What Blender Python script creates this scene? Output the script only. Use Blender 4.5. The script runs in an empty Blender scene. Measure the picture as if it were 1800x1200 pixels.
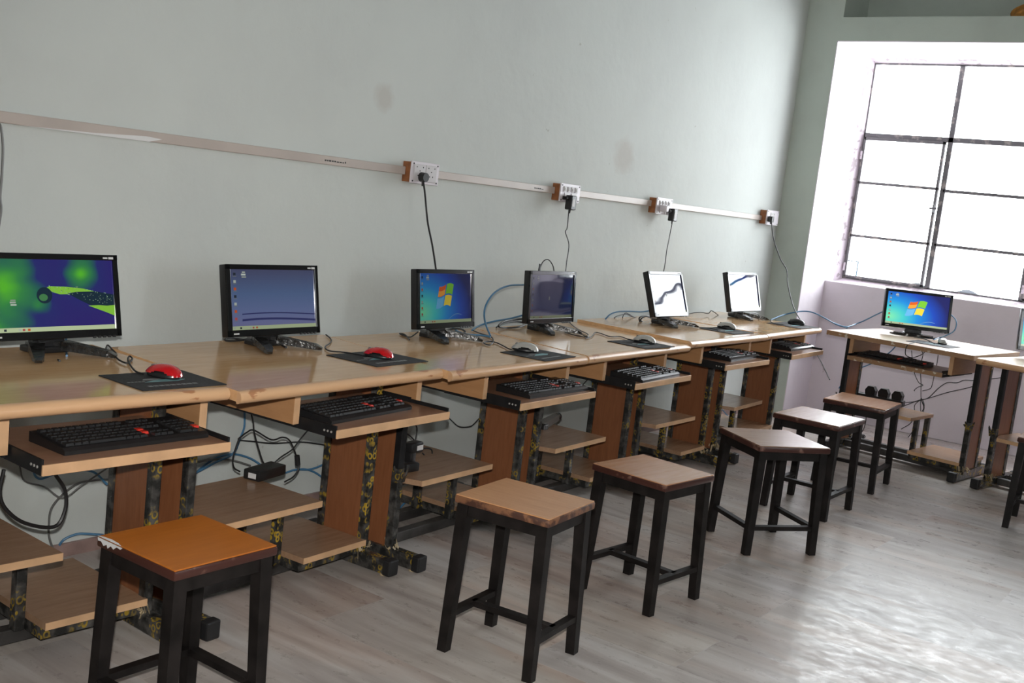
import bpy, bmesh, math, random
from mathutils import Vector, Matrix
random.seed(7)
C = bpy.context.scene.collection
S = bpy.context.scene
PI = math.pi

# ------------------------------------------------------------------ camera
def setup_camera():
    yaw, pitch, roll = 0.946752801, 0.129353041, 0.114154503
    f = Vector((math.sin(yaw)*math.cos(pitch), math.cos(yaw)*math.cos(pitch), -math.sin(pitch)))
    r0 = Vector((math.cos(yaw), -math.sin(yaw), 0)); u0 = r0.cross(f)
    r = math.cos(roll)*r0 + math.sin(roll)*u0
    u = -math.sin(roll)*r0 + math.cos(roll)*u0
    M = Matrix(((r.x, u.x, -f.x), (r.y, u.y, -f.y), (r.z, u.z, -f.z)))
    cd = bpy.data.cameras.new('camera'); co = bpy.data.objects.new('camera', cd); C.objects.link(co)
    cd.sensor_width = 36.0; cd.lens = 1907.91/1800*36
    cd.clip_start = 0.05
    co.matrix_world = Matrix.Translation((-7.57109, -3.19337, 1.34869)) @ M.to_4x4()
    S.camera = co
    return co
CAM = setup_camera()

# ------------------------------------------------------------------ light and exposure
S.view_settings.view_transform = 'Standard'
try: S.view_settings.look = 'None'
except Exception: pass
S.view_settings.gamma = 1.0
S.view_settings.use_curve_mapping = False
S.view_settings.exposure = 0.0
S.cycles.use_denoising = True
S.cycles.max_bounces = 10
S.cycles.sample_clamp_indirect = 6.0
S.cycles.caustics_reflective = False
S.cycles.caustics_refractive = False

SKY = 15.0                   # bright overcast daylight outside
w = bpy.data.worlds.new('sky'); S.world = w; w.use_nodes = True
w.node_tree.nodes['Background'].inputs[0].default_value = (0.94, 0.975, 1.0, 1)
w.node_tree.nodes['Background'].inputs[1].default_value = SKY

def portal(name, loc, rot, sx, sy):          # tells the sampler where daylight comes in
    ld = bpy.data.lights.new(name, 'AREA'); ld.shape = 'RECTANGLE'; ld.size = sx; ld.size_y = sy
    ld.cycles.is_portal = True
    o = bpy.data.objects.new(name, ld); C.objects.link(o); o.location = loc; o.rotation_euler = rot
    return o
portal('daylight_portal', (0.80, -1.57, 1.86), (0, PI/2, 0), 1.66, 2.6)
FILL_WINDOWS = [(-4.7, -4.0)]     # unseen window added behind the camera for fill light
for a, b in FILL_WINDOWS:
    portal('daylight_portal', ((a+b)/2, -6.55, 1.95), (-PI/2, 0, 0), b-a, 1.7)

# the camera's own flash, just above the lens
fl = bpy.data.lights.new('camera_flash', 'SPOT'); fl.energy = 300; fl.shadow_soft_size = 0.02
fl.spot_size = math.radians(92); fl.spot_blend = 1.0; fl.color = (1.0, 0.97, 0.93)
fo = bpy.data.objects.new('camera_flash', fl); C.objects.link(fo)
fo.matrix_world = CAM.matrix_world @ Matrix.Translation((0, 0.11, 0.0)) @ Matrix.Rotation(math.radians(-4), 4, 'X')

# ------------------------------------------------------------------ mesh helpers
class MB:
    def __init__(self): self.v = []; self.f = []; self.m = []; self.uv = {}
    def add(self, vs, fs, mi=0):
        b = len(self.v); self.v += [Vector(p) for p in vs]
        for q in fs: self.f.append([b+i for i in q]); self.m.append(mi)
        return b
    def box(self, x0, x1, y0, y1, z0, z1, mi=0, bev=0.0, T=None):
        bm = bmesh.new(); bmesh.ops.create_cube(bm, size=1)
        for v in bm.verts: v.co = Vector(((x0+x1)/2+v.co.x*(x1-x0), (y0+y1)/2+v.co.y*(y1-y0), (z0+z1)/2+v.co.z*(z1-z0)))
        if bev > 0: bmesh.ops.bevel(bm, geom=bm.edges[:], offset=bev, segments=2, affect='EDGES', profile=0.5)
        self.bm(bm, mi, T); return self
    def bm(self, bm, mi=0, T=None):
        bm.verts.index_update()
        vs = [(T @ v.co if T else v.co.copy()) for v in bm.verts]
        self.add(vs, [[v.index for v in f.verts] for f in bm.faces], mi); bm.free()
    def prism(self, prof, x0, x1, axis='x', mi=0):
        n = len(prof)
        def P(a, p):
            return {'x': (a, p[0], p[1]), 'y': (p[0], a, p[1]), 'z': (p[0], p[1], a)}[axis]
        vs = [P(x0, p) for p in prof] + [P(x1, p) for p in prof]
        fs = [[i, (i+1) % n, n+(i+1) % n, n+i] for i in range(n)] + [list(range(n))[::-1], list(range(n, 2*n))]
        self.add(vs, fs, mi); return self
    def bar(self, a, b, w0, d0, w1=None, d1=None, up=(0, 1, 0), mi=0):     # tapered square bar between two points
        a = Vector(a); b = Vector(b); w1 = w1 or w0; d1 = d1 or d0
        t = (b-a).normalized(); s = t.cross(Vector(up)).normalized(); u = s.cross(t)
        vs = []
        for p, ww, dd in ((a, w0, d0), (b, w1, d1)):
            for i, j in ((-1, -1), (1, -1), (1, 1), (-1, 1)): vs.append(p + s*ww/2*i + u*dd/2*j)
        self.add(vs, [[0, 1, 5, 4], [1, 2, 6, 5], [2, 3, 7, 6], [3, 0, 4, 7], [3, 2, 1, 0], [4, 5, 6, 7]], mi); return self
    def cyl(self, a, b, r0, r1=None, n=16, mi=0):
        a = Vector(a); b = Vector(b); r1 = r0 if r1 is None else r1
        t = (b-a).normalized(); s = t.orthogonal().normalized(); u = t.cross(s)
        vs = [p + (s*math.cos(2*PI*k/n)+u*math.sin(2*PI*k/n))*r for p, r in ((a, r0), (b, r1)) for k in range(n)]
        fs = [[k, (k+1) % n, n+(k+1) % n, n+k] for k in range(n)] + [list(range(n))[::-1], list(range(n, 2*n))]
        self.add(vs, fs, mi); return self
    def tube(self, pts, r, n=7, sub=6, mi=0):
        P = [Vector(p) for p in pts]
        if len(P) > 2:
            Q = [P[0]*2-P[1]] + P + [P[-1]*2-P[-2]]; out = []
            for i in range(1, len(Q)-2):
                p0, p1, p2, p3 = Q[i-1], Q[i], Q[i+1], Q[i+2]
                for k in range(sub):
                    t = k/sub
                    out.append(0.5*((2*p1)+(p2-p0)*t+(2*p0-5*p1+4*p2-p3)*t*t+(3*p1-p0-3*p2+p3)*t**3))
            out.append(P[-1]); P = out
        vs = []; s = None
        for i, p in enumerate(P):
            t = (P[min(i+1, len(P)-1)]-P[max(i-1, 0)])
            t = t.normalized() if t.length > 1e-9 else Vector((0, 0, 1))
            s = (t.orthogonal() if s is None else s - t*s.dot(t))
            s = s.normalized() if s.length > 1e-6 else t.orthogonal().normalized()
            u = t.cross(s)
            for k in range(n): vs.append(p+(s*math.cos(2*PI*k/n)+u*math.sin(2*PI*k/n))*r)
        fs = []
        for i in range(len(P)-1):
            for k in range(n): fs.append([i*n+k, i*n+(k+1) % n, (i+1)*n+(k+1) % n, (i+1)*n+k])
        fs += [list(range(n))[::-1], list(range((len(P)-1)*n, len(P)*n))]
        self.add(vs, fs, mi); return self
    def move(self, T):
        self.v = [T @ p for p in self.v]; return self
    def build(self, name, mats, parent=None, smooth=False, loc=None, angle=40):
        me = bpy.data.meshes.new(name)
        me.from_pydata([tuple(p) for p in self.v], [], self.f)
        if not isinstance(mats, (list, tuple)): mats = [mats]
        for m in mats: me.materials.append(m)
        me.polygons.foreach_set('material_index', self.m)
        bm = bmesh.new(); bm.from_mesh(me); bmesh.ops.recalc_face_normals(bm, faces=bm.faces[:]); bm.to_mesh(me); bm.free()
        if smooth:
            me.polygons.foreach_set('use_smooth', [True]*len(me.polygons))
            try: me.set_sharp_from_angle(angle=math.radians(angle))
            except Exception: pass
        if self.uv:
            uvl = me.uv_layers.new(name='UVMap')
            for l in me.loops: uvl.data[l.index].uv = self.uv.get(l.vertex_index, (0, 0))
        me.update()
        o = bpy.data.objects.new(name, me); C.objects.link(o)
        if parent is not None: o.parent = parent
        if loc: o.location = loc
        return o

def tag(o, label=None, cat=None, group=None, kind=None):
    if label: o['label'] = label
    if cat: o['category'] = cat
    if group: o['group'] = group
    if kind: o['kind'] = kind
    return o
def thing(name, label, cat, loc=(0, 0, 0), rz=0.0, group=None):
    o = bpy.data.objects.new(name, None); C.objects.link(o); o.empty_display_size = 0.1
    o.location = loc; o.rotation_euler = (0, 0, rz)
    return tag(o, label, cat, group)
def copy_tree(o, parent=None):
    c = o.copy(); C.objects.link(c)
    if parent is not None: c.parent = parent
    for ch in list(o.children): copy_tree(ch, c)
    return c

# ------------------------------------------------------------------ materials
def mat(name):
    m = bpy.data.materials.new(name); m.use_nodes = True
    nt = m.node_tree; b = nt.nodes['Principled BSDF']
    return m, nt, b
def simple(name, col, rough=0.5, metal=0.0, spec=0.5, coat=0.0, noise=0.0, scale=30, bump=0.0):
    m, nt, b = mat(name)
    b.inputs['Base Color'].default_value = (*col, 1); b.inputs['Roughness'].default_value = rough
    b.inputs['Metallic'].default_value = metal; b.inputs['Specular IOR Level'].default_value = spec
    b.inputs['Coat Weight'].default_value = coat
    if noise or bump:
        tc = nt.nodes.new('ShaderNodeTexCoord'); n = nt.nodes.new('ShaderNodeTexNoise'); n.inputs['Scale'].default_value = scale
        n.inputs['Detail'].default_value = 5
        nt.links.new(tc.outputs['Object'], n.inputs['Vector'])
        if noise:
            r = nt.nodes.new('ShaderNodeValToRGB')
            r.color_ramp.elements[0].color = (*[c*(1-noise) for c in col], 1); r.color_ramp.elements[0].position = 0.35
            r.color_ramp.elements[1].color = (*[min(1, c*(1+noise)) for c in col], 1); r.color_ramp.elements[1].position = 0.65
            nt.links.new(n.outputs['Fac'], r.inputs['Fac']); nt.links.new(r.outputs['Color'], b.inputs['Base Color'])
        if bump:
            bp = nt.nodes.new('ShaderNodeBump'); bp.inputs['Strength'].default_value = bump; bp.inputs['Distance'].default_value = 0.01
            nt.links.new(n.outputs['Fac'], bp.inputs['Height']); nt.links.new(bp.outputs['Normal'], b.inputs['Normal'])
    return m
def glow(name, col, s=1.0):
    m, nt, b = mat(name)
    b.inputs['Base Color'].default_value = (0.005, 0.005, 0.006, 1); b.inputs['Roughness'].default_value = 0.06
    b.inputs['Emission Color'].default_value = (*col, 1); b.inputs['Emission Strength'].default_value = s
    return m
def ramp(nt, stops):
    r = nt.nodes.new('ShaderNodeValToRGB'); e = r.color_ramp.elements
    e[0].position = stops[0][0]; e[0].color = (*stops[0][1], 1)
    e[1].position = stops[-1][0]; e[1].color = (*stops[-1][1], 1)
    for p, c in stops[1:-1]:
        q = e.new(p); q.color = (*c, 1)
    return r
def wood(name, c0, c1, rough=0.3, axis=0, scale=9.0, stretch=14.0, coat=0.0, spec=0.5, space='Object', bump=0.02):
    m, nt, b = mat(name)
    tc = nt.nodes.new('ShaderNodeTexCoord'); mp = nt.nodes.new('ShaderNodeMapping')
    sc = [stretch, stretch, stretch]; sc[axis] = 1.0
    mp.inputs['Scale'].default_value = sc
    n = nt.nodes.new('ShaderNodeTexNoise'); n.inputs['Scale'].default_value = scale; n.inputs['Detail'].default_value = 6
    n.inputs['Roughness'].default_value = 0.65
    nt.links.new(tc.outputs[space], mp.inputs['Vector']); nt.links.new(mp.outputs['Vector'], n.inputs['Vector'])
    r = ramp(nt, [(0.3, c0), (0.7, c1)])
    nt.links.new(n.outputs['Fac'], r.inputs['Fac'])
    n2 = nt.nodes.new('ShaderNodeTexNoise'); n2.inputs['Scale'].default_value = 3.0; n2.inputs['Detail'].default_value = 3
    nt.links.new(tc.outputs[space], n2.inputs['Vector'])
    mx = nt.nodes.new('ShaderNodeMix'); mx.data_type = 'RGBA'; mx.blend_type = 'MULTIPLY'; mx.inputs[0].default_value = 0.35
    nt.links.new(r.outputs['Color'], mx.inputs[6]); 
    r2 = ramp(nt, [(0.35, (0.75, 0.75, 0.75)), (0.65, (1, 1, 1))])
    nt.links.new(n2.outputs['Fac'], r2.inputs['Fac']); nt.links.new(r2.outputs['Color'], mx.inputs[7])
    nt.links.new(mx.outputs[2], b.inputs['Base Color'])
    b.inputs['Roughness'].default_value = rough; b.inputs['Coat Weight'].default_value = coat; b.inputs['Coat Roughness'].default_value = 0.08
    b.inputs['Specular IOR Level'].default_value = spec
    return m
def worn(name, base, chip, rough=0.45, scale=25, lo=0.56, hi=0.62, stretch=(1, 1, 1)):      # an edge whose coating has chipped away in patches
    m, nt, b = mat(name)
    tc = nt.nodes.new('ShaderNodeTexCoord'); mp = nt.nodes.new('ShaderNodeMapping'); mp.inputs['Scale'].default_value = stretch
    n = nt.nodes.new('ShaderNodeTexNoise'); n.inputs['Scale'].default_value = scale; n.inputs['Detail'].default_value = 4
    nt.links.new(tc.outputs['Object'], mp.inputs['Vector']); nt.links.new(mp.outputs['Vector'], n.inputs['Vector'])
    r = ramp(nt, [(lo, base), (hi, chip)]); nt.links.new(n.outputs['Fac'], r.inputs['Fac'])
    nt.links.new(r.outputs['Color'], b.inputs['Base Color']); b.inputs['Roughness'].default_value = rough
    return m

def paint(name, col, stain, rough=0.75, smears=()):
    m, nt, b = mat(name)
    tc = nt.nodes.new('ShaderNodeTexCoord')
    n = nt.nodes.new('ShaderNodeTexNoise'); n.inputs['Scale'].default_value = 1.3; n.inputs['Detail'].default_value = 7; n.inputs['Roughness'].default_value = 0.6
    nt.links.new(tc.outputs['Object'], n.inputs['Vector'])
    r = ramp(nt, [(0.32, stain), (0.55, col), (0.8, tuple(min(1, c*1.03) for c in col))])
    nt.links.new(n.outputs['Fac'], r.inputs['Fac'])
    n3 = nt.nodes.new('ShaderNodeTexNoise'); n3.inputs['Scale'].default_value = 16; n3.inputs['Detail'].default_value = 3
    nt.links.new(tc.outputs['Object'], n3.inputs['Vector'])
    sp = ramp(nt, [(0.735, (1, 1, 1)), (0.76, (0.72, 0.70, 0.66))]); nt.links.new(n3.outputs['Fac'], sp.inputs['Fac'])
    mx = nt.nodes.new('ShaderNodeMix'); mx.data_type = 'RGBA'; mx.blend_type = 'MULTIPLY'; mx.inputs[0].default_value = 0.8
    nt.links.new(r.outputs['Color'], mx.inputs[6]); nt.links.new(sp.outputs['Color'], mx.inputs[7])
    col_out = mx.outputs[2]
    for (cx, cz, rx, rz) in smears:        # brownish smears on the plaster
        vm = nt.nodes.new('ShaderNodeVectorMath'); vm.operation = 'SUBTRACT'; vm.inputs[1].default_value = (cx, 0, cz); nt.links.new(tc.outputs['Object'], vm.inputs[0])
        vs_ = nt.nodes.new('ShaderNodeVectorMath'); vs_.operation = 'MULTIPLY'; vs_.inputs[1].default_value = (1/rx, 0, 1/rz); nt.links.new(vm.outputs[0], vs_.inputs[0])
        vl = nt.nodes.new('ShaderNodeVectorMath'); vl.operation = 'LENGTH'; nt.links.new(vs_.outputs[0], vl.inputs[0])
        ad_ = nt.nodes.new('ShaderNodeMath'); ad_.operation = 'ADD'; nt.links.new(vl.outputs['Value'], ad_.inputs[0]); nt.links.new(n3.outputs['Fac'], ad_.inputs[1])
        rs = ramp(nt, [(0.60, (0.90, 0.85, 0.83)), (1.0, (1, 1, 1))])
        sc_ = nt.nodes.new('ShaderNodeMath'); sc_.operation = 'MULTIPLY'; sc_.inputs[1].default_value = 0.6; nt.links.new(ad_.outputs[0], sc_.inputs[0])
        nt.links.new(sc_.outputs[0], rs.inputs['Fac'])
        mm = nt.nodes.new('ShaderNodeMix'); mm.data_type = 'RGBA'; mm.blend_type = 'MULTIPLY'; mm.inputs[0].default_value = 1
        nt.links.new(col_out, mm.inputs[6]); nt.links.new(rs.outputs['Color'], mm.inputs[7]); col_out = mm.outputs[2]
    nt.links.new(col_out, b.inputs['Base Color'])
    b.inputs['Roughness'].default_value = rough; b.inputs['Specular IOR Level'].default_value = 0.25
    n2 = nt.nodes.new('ShaderNodeTexNoise'); n2.inputs['Scale'].default_value = 14; n2.inputs['Detail'].default_value = 5
    nt.links.new(tc.outputs['Object'], n2.inputs['Vector'])
    bp = nt.nodes.new('ShaderNodeBump'); bp.inputs['Strength'].default_value = 0.12; bp.inputs['Distance'].default_value = 0.02
    nt.links.new(n2.outputs['Fac'], bp.inputs['Height']); nt.links.new(bp.outputs['Normal'], b.inputs['Normal'])
    return m

M = {}
M['mint'] = paint('mint_wall_paint', (0.585, 0.62, 0.595), (0.55, 0.58, 0.56), smears=((-2.27, 1.655, .12, .10), (-4.23, 1.703, .06, .06)))
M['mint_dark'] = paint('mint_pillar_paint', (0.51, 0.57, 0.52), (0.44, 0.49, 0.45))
M['lavender'] = paint('lavender_wall_paint', (0.74, 0.685, 0.735), (0.66, 0.61, 0.65))
M['white_paint'] = paint('white_ceiling_paint', (0.60, 0.60, 0.58), (0.55, 0.55, 0.53))
M['top'] = wood('desk_laminate', (0.70, 0.41, 0.20), (0.80, 0.51, 0.27), rough=0.12, axis=0, scale=5, stretch=9, spec=0.6)
M['top_bright'] = wood('window_desk_laminate', (0.56, 0.40, 0.27), (0.64, 0.47, 0.33), rough=0.34, axis=0, scale=5, stretch=9, spec=0.9)
M['nose'] = worn('desk_edge_laminate', (0.64, 0.39, 0.215), (0.42, 0.19, 0.085), rough=0.3, scale=9, lo=0.63, hi=0.66, stretch=(1, 3, 3))
M['flat_edge'] = worn('worn_desk_edge', (0.33, 0.19, 0.10), (0.60, 0.54, 0.44), rough=0.5, scale=34, lo=0.60, hi=0.66, stretch=(1, 1, 1))
M['edge'] = simple('board_edge', (0.62, 0.38, 0.21), 0.45, noise=0.1, scale=12)
M['panel'] = wood('red_brown_laminate', (0.22, 0.080, 0.032), (0.29, 0.112, 0.048), rough=0.4, axis=2, scale=8, stretch=10)
M['housing'] = wood('tan_board_laminate', (0.42, 0.215, 0.095), (0.50, 0.27, 0.125), rough=0.35, axis=1, scale=6, stretch=8)
M['shelf'] = wood('shelf_laminate', (0.33, 0.195, 0.115), (0.42, 0.26, 0.16), rough=0.25, axis=0, scale=6, stretch=8)
M['tray'] = wood('tray_laminate', (0.30, 0.16, 0.10), (0.37, 0.21, 0.13), rough=0.3, axis=0, scale=6, stretch=8)
M['steel'] = simple('black_steel', (0.012, 0.012, 0.013), 0.5, spec=0.3, noise=0.3, scale=20)
M['dusty_steel'] = simple('dusty_black_steel', (0.045, 0.042, 0.04), 0.55, noise=0.5, scale=9)
M['rubber'] = simple('black_rubber', (0.012, 0.012, 0.013), 0.5)
M['black'] = simple('black_plastic', (0.014, 0.014, 0.015), 0.35)
M['gloss_black'] = simple('gloss_black_plastic', (0.008, 0.008, 0.009), 0.12, spec=0.6)
M['wrapped_black'] = simple('plastic_wrapped_foot', (0.022, 0.022, 0.022), 0.18, spec=0.9, noise=0.6, scale=40, bump=0.7)
M['key'] = simple('keycap_plastic', (0.017, 0.017, 0.018), 0.4, spec=0.35)
M['red_key'] = simple('red_keycap_plastic', (0.65, 0.035, 0.02), 0.35)
M['red_gloss'] = simple('red_gloss_plastic', (0.50, 0.006, 0.010), 0.12, coat=0.6)
M['silver'] = simple('silver_plastic', (0.50, 0.49, 0.46), 0.25, metal=0.3)
M['grey_plastic'] = simple('grey_plastic', (0.16, 0.15, 0.14), 0.35)
M['mark'] = simple('pale_print', (0.55, 0.56, 0.56), 0.5)
M['teal_mark'] = simple('teal_print', (0.16, 0.32, 0.34), 0.6)
M['dim_mark'] = simple('faded_print', (0.20, 0.21, 0.21), 0.7)
M['cloth'] = simple('mouse_pad_cloth', (0.018, 0.018, 0.02), 0.75, noise=0.3, scale=120)
M['cable_black'] = simple('black_cable', (0.014, 0.014, 0.015), 0.45)
M['cable_blue'] = simple('blue_cable', (0.06, 0.18, 0.32), 0.4)
M['cable_grey'] = simple('grey_cable', (0.12, 0.12, 0.115), 0.45)
M['plate'] = simple('socket_plate_plastic', (0.66, 0.62, 0.66), 0.35)
M['socket'] = simple('socket_insert_plastic', (0.56, 0.54, 0.55), 0.35)
M['brown_box'] = simple('varnished_brown_board', (0.27, 0.10, 0.035), 0.45, noise=0.3, scale=25)
M['conduit'] = simple('cream_pvc', (0.48, 0.42, 0.38), 0.4, noise=0.06, scale=5)
M['ink'] = simple('black_print', (0.02, 0.02, 0.02), 0.6)
M['frame'] = worn('grey_window_steel', (0.12, 0.115, 0.12), (0.30, 0.27, 0.25), rough=0.55, scale=18, lo=0.55, hi=0.65)
M['putty'] = worn('flaking_window_plaster', (0.55, 0.48, 0.53), (0.33, 0.28, 0.30), rough=0.8, scale=22, lo=0.56, hi=0.62)
M['orange'] = simple('orange_brown_cloth', (0.45, 0.20, 0.04), 0.8, noise=0.3, scale=20)
M['tape'] = simple('torn_packing_tape', (0.42, 0.33, 0.2), 0.5, noise=0.4, scale=30)
M['white_tag'] = simple('white_paper_label', (0.7, 0.7, 0.7), 0.6)
M['stool_black'] = simple('black_painted_wood', (0.011, 0.009, 0.0085), 0.5, spec=0.22, noise=0.45, scale=14)
M['skirting'] = simple('reddish_marble_skirting', (0.28, 0.19, 0.17), 0.4, noise=0.25, scale=9)

def wrapping(name, lo, hi, yellow):          # dark plastic wrap with yellow printed characters, glossy creases
    m, nt, b = mat(name)
    tc = nt.nodes.new('ShaderNodeTexCoord')
    mp = nt.nodes.new('ShaderNodeMapping'); mp.inputs['Scale'].default_value = (46, 46, 38)
    nt.links.new(tc.outputs['Object'], mp.inputs['Vector'])
    wv = nt.nodes.new('ShaderNodeTexVoronoi'); wv.feature = 'F1'; wv.inputs['Scale'].default_value = 1.0; wv.inputs['Randomness'].default_value = 0.7
    nt.links.new(mp.outputs['Vector'], wv.inputs['Vector'])
    n = nt.nodes.new('ShaderNodeTexNoise'); n.inputs['Scale'].default_value = 13; n.inputs['Detail'].default_value = 4
    nt.links.new(tc.outputs['Object'], n.inputs['Vector'])
    r1 = ramp(nt, [(0.24, (0, 0, 0)), (0.30, (1, 1, 1)), (0.44, (1, 1, 1)), (0.50, (0, 0, 0))]); nt.links.new(wv.outputs['Distance'], r1.inputs['Fac'])
    r2 = ramp(nt, [(lo, (0, 0, 0)), (hi, (1, 1, 1))]); nt.links.new(n.outputs['Fac'], r2.inputs['Fac'])
    mu = nt.nodes.new('ShaderNodeMath'); mu.operation = 'MULTIPLY'
    nt.links.new(r1.outputs['Color'], mu.inputs[0]); nt.links.new(r2.outputs['Color'], mu.inputs[1])
    n2 = nt.nodes.new('ShaderNodeTexNoise'); n2.inputs['Scale'].default_value = 26; n2.inputs['Detail'].default_value = 5
    nt.links.new(tc.outputs['Object'], n2.inputs['Vector'])
    base = ramp(nt, [(0.42, (0.020, 0.020, 0.019)), (0.70, (0.10, 0.095, 0.088))]); nt.links.new(n2.outputs['Fac'], base.inputs['Fac'])
    mx = nt.nodes.new('ShaderNodeMix'); mx.data_type = 'RGBA'
    nt.links.new(mu.outputs[0], mx.inputs[0]); nt.links.new(base.outputs['Color'], mx.inputs[6]); mx.inputs[7].default_value = (*yellow, 1)
    nt.links.new(mx.outputs[2], b.inputs['Base Color'])
    b.inputs['Roughness'].default_value = 0.25
    bp = nt.nodes.new('ShaderNodeBump'); bp.inputs['Strength'].default_value = 0.7; bp.inputs['Distance'].default_value = 0.005
    nt.links.new(n2.outputs['Fac'], bp.inputs['Height']); nt.links.new(bp.outputs['Normal'], b.inputs['Normal'])
    return m
M['wrap'] = wrapping('printed_plastic_wrap', 0.50, 0.58, (0.30, 0.20, 0.025))
M['wrap_bright'] = wrapping('boldly_printed_plastic_wrap', 0.42, 0.52, (0.44, 0.29, 0.03))

def floor_mat():         # polished streaked marble slabs laid across the room
    m, nt, b = mat('streaked_marble_floor')
    tc = nt.nodes.new('ShaderNodeTexCoord')
    br = nt.nodes.new('ShaderNodeTexBrick')
    br.inputs['Scale'].default_value = 1.0; br.inputs['Mortar Size'].default_value = 0.0015; br.inputs['Brick Width'].default_value = 0.92; br.inputs['Row Height'].default_value = 0.31
    br.inputs['Color1'].default_value = (0, 0, 0, 1); br.inputs['Color2'].default_value = (1, 1, 1, 1); br.inputs['Mortar'].default_value = (0.5, 0.5, 0.5, 1)
    br.offset = 0.37
    rot = nt.nodes.new('ShaderNodeMapping'); rot.inputs['Rotation'].default_value = (0, 0, PI/2)
    nt.links.new(tc.outputs['Object'], rot.inputs['Vector']); nt.links.new(rot.outputs['Vector'], br.inputs['Vector'])
    # each slab shifts the vein pattern
    sh = nt.nodes.new('ShaderNodeVectorMath'); sh.operation = 'MULTIPLY'; sh.inputs[1].default_value = (7.3, 3.1, 5.7)
    nt.links.new(br.outputs['Color'], sh.inputs[0])
    ad = nt.nodes.new('ShaderNodeVectorMath'); nt.links.new(rot.outputs['Vector'], ad.inputs[0]); nt.links.new(sh.outputs[0], ad.inputs[1])
    mp = nt.nodes.new('ShaderNodeMapping'); mp.inputs['Scale'].default_value = (0.6, 5.0, 1.0); mp.inputs['Rotation'].default_value = (0, 0, 0.10)
    nt.links.new(ad.outputs[0], mp.inputs['Vector'])
    n = nt.nodes.new('ShaderNodeTexNoise'); n.inputs['Scale'].default_value = 2.4; n.inputs['Detail'].default_value = 7; n.inputs['Roughness'].default_value = 0.58; n.inputs['Distortion'].default_value = 0.5
    nt.links.new(mp.outputs['Vector'], n.inputs['Vector'])
    r = ramp(nt, [(0.24, (0.345, 0.30, 0.28)), (0.40, (0.42, 0.38, 0.355)), (0.52, (0.50, 0.465, 0.435)), (0.64, (0.58, 0.555, 0.53)), (0.78, (0.53, 0.485, 0.455))])
    nt.links.new(n.outputs['Fac'], r.inputs['Fac'])
    tint = ramp(nt, [(0.0, (0.86, 0.83, 0.81)), (0.45, (1, 1, 1)), (0.85, (1.0, 0.97, 0.93)), (1.0, (0.95, 0.80, 0.77))])
    nt.links.new(br.outputs['Color'], tint.inputs['Fac'])
    mx = nt.nodes.new('ShaderNodeMix'); mx.data_type = 'RGBA'; mx.blend_type = 'MULTIPLY'; mx.inputs[0].default_value = 1.0
    nt.links.new(r.outputs['Color'], mx.inputs[6]); nt.links.new(tint.outputs['Color'], mx.inputs[7])
    n4 = nt.nodes.new('ShaderNodeTexNoise'); n4.inputs['Scale'].default_value = 1.1; n4.inputs['Detail'].default_value = 4; n4.inputs['Distortion'].default_value = 0.8
    mp4 = nt.nodes.new('ShaderNodeMapping'); mp4.inputs['Scale'].default_value = (0.8, 2.2, 1); nt.links.new(ad.outputs[0], mp4.inputs['Vector']); nt.links.new(mp4.outputs['Vector'], n4.inputs['Vector'])
    warm = ramp(nt, [(0.36, (0.90, 0.90, 0.92)), (0.50, (1, 1, 1)), (0.60, (0.97, 0.87, 0.82)), (0.72, (0.86, 0.74, 0.70))]); nt.links.new(n4.outputs['Fac'], warm.inputs['Fac'])
    mw = nt.nodes.new('ShaderNodeMix'); mw.data_type = 'RGBA'; mw.blend_type = 'MULTIPLY'; mw.inputs[0].default_value = 0.9
    nt.links.new(mx.outputs[2], mw.inputs[6]); nt.links.new(warm.outputs['Color'], mw.inputs[7])
    nt.links.new(mw.outputs[2], b.inputs['Base Color'])
    n2 = nt.nodes.new('ShaderNodeTexNoise'); n2.inputs['Scale'].default_value = 13; n2.inputs['Detail'].default_value = 8; n2.inputs['Roughness'].default_value = 0.75
    mp2 = nt.nodes.new('ShaderNodeMapping'); mp2.inputs['Scale'].default_value = (1.0, 1.6, 1)
    nt.links.new(ad.outputs[0], mp2.inputs['Vector']); nt.links.new(mp2.outputs['Vector'], n2.inputs['Vector'])
    rr = ramp(nt, [(0.3, (0.19, 0.19, 0.19)), (0.7, (0.50, 0.50, 0.50))]); nt.links.new(n2.outputs['Fac'], rr.inputs['Fac'])
    nt.links.new(rr.outputs['Color'], b.inputs['Roughness'])
    bp = nt.nodes.new('ShaderNodeBump'); bp.inputs['Strength'].default_value = 0.02; bp.inputs['Distance'].default_value = 0.004
    nt.links.new(n2.outputs['Fac'], bp.inputs['Height']); nt.links.new(bp.outputs['Normal'], b.inputs['Normal'])
    b.inputs['Specular IOR Level'].default_value = 0.24
    return m
M['floor'] = floor_mat()

def glass_mat():
    m = bpy.data.materials.new('window_glass'); m.use_nodes = True; nt = m.node_tree
    for n in list(nt.nodes): nt.nodes.remove(n)
    out = nt.nodes.new('ShaderNodeOutputMaterial'); t = nt.nodes.new('ShaderNodeBsdfTransparent'); g = nt.nodes.new('ShaderNodeBsdfGlossy')
    d = nt.nodes.new('ShaderNodeBsdfTranslucent'); d.inputs[0].default_value = (0.8, 0.82, 0.85, 1)
    g.inputs['Roughness'].default_value = 0.03
    t.inputs[0].default_value = (0.97, 0.98, 0.98, 1)
    m1 = nt.nodes.new('ShaderNodeMixShader'); m1.inputs[0].default_value = 0.06
    m2 = nt.nodes.new('ShaderNodeMixShader'); m2.inputs[0].default_value = 0.10
    nt.links.new(t.outputs[0], m1.inputs[1]); nt.links.new(g.outputs[0], m1.inputs[2])
    nt.links.new(m1.outputs[0], m2.inputs[1]); nt.links.new(d.outputs[0], m2.inputs[2])
    nt.links.new(m2.outputs[0], out.inputs[0])
    return m
M['glass'] = glass_mat()

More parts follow.
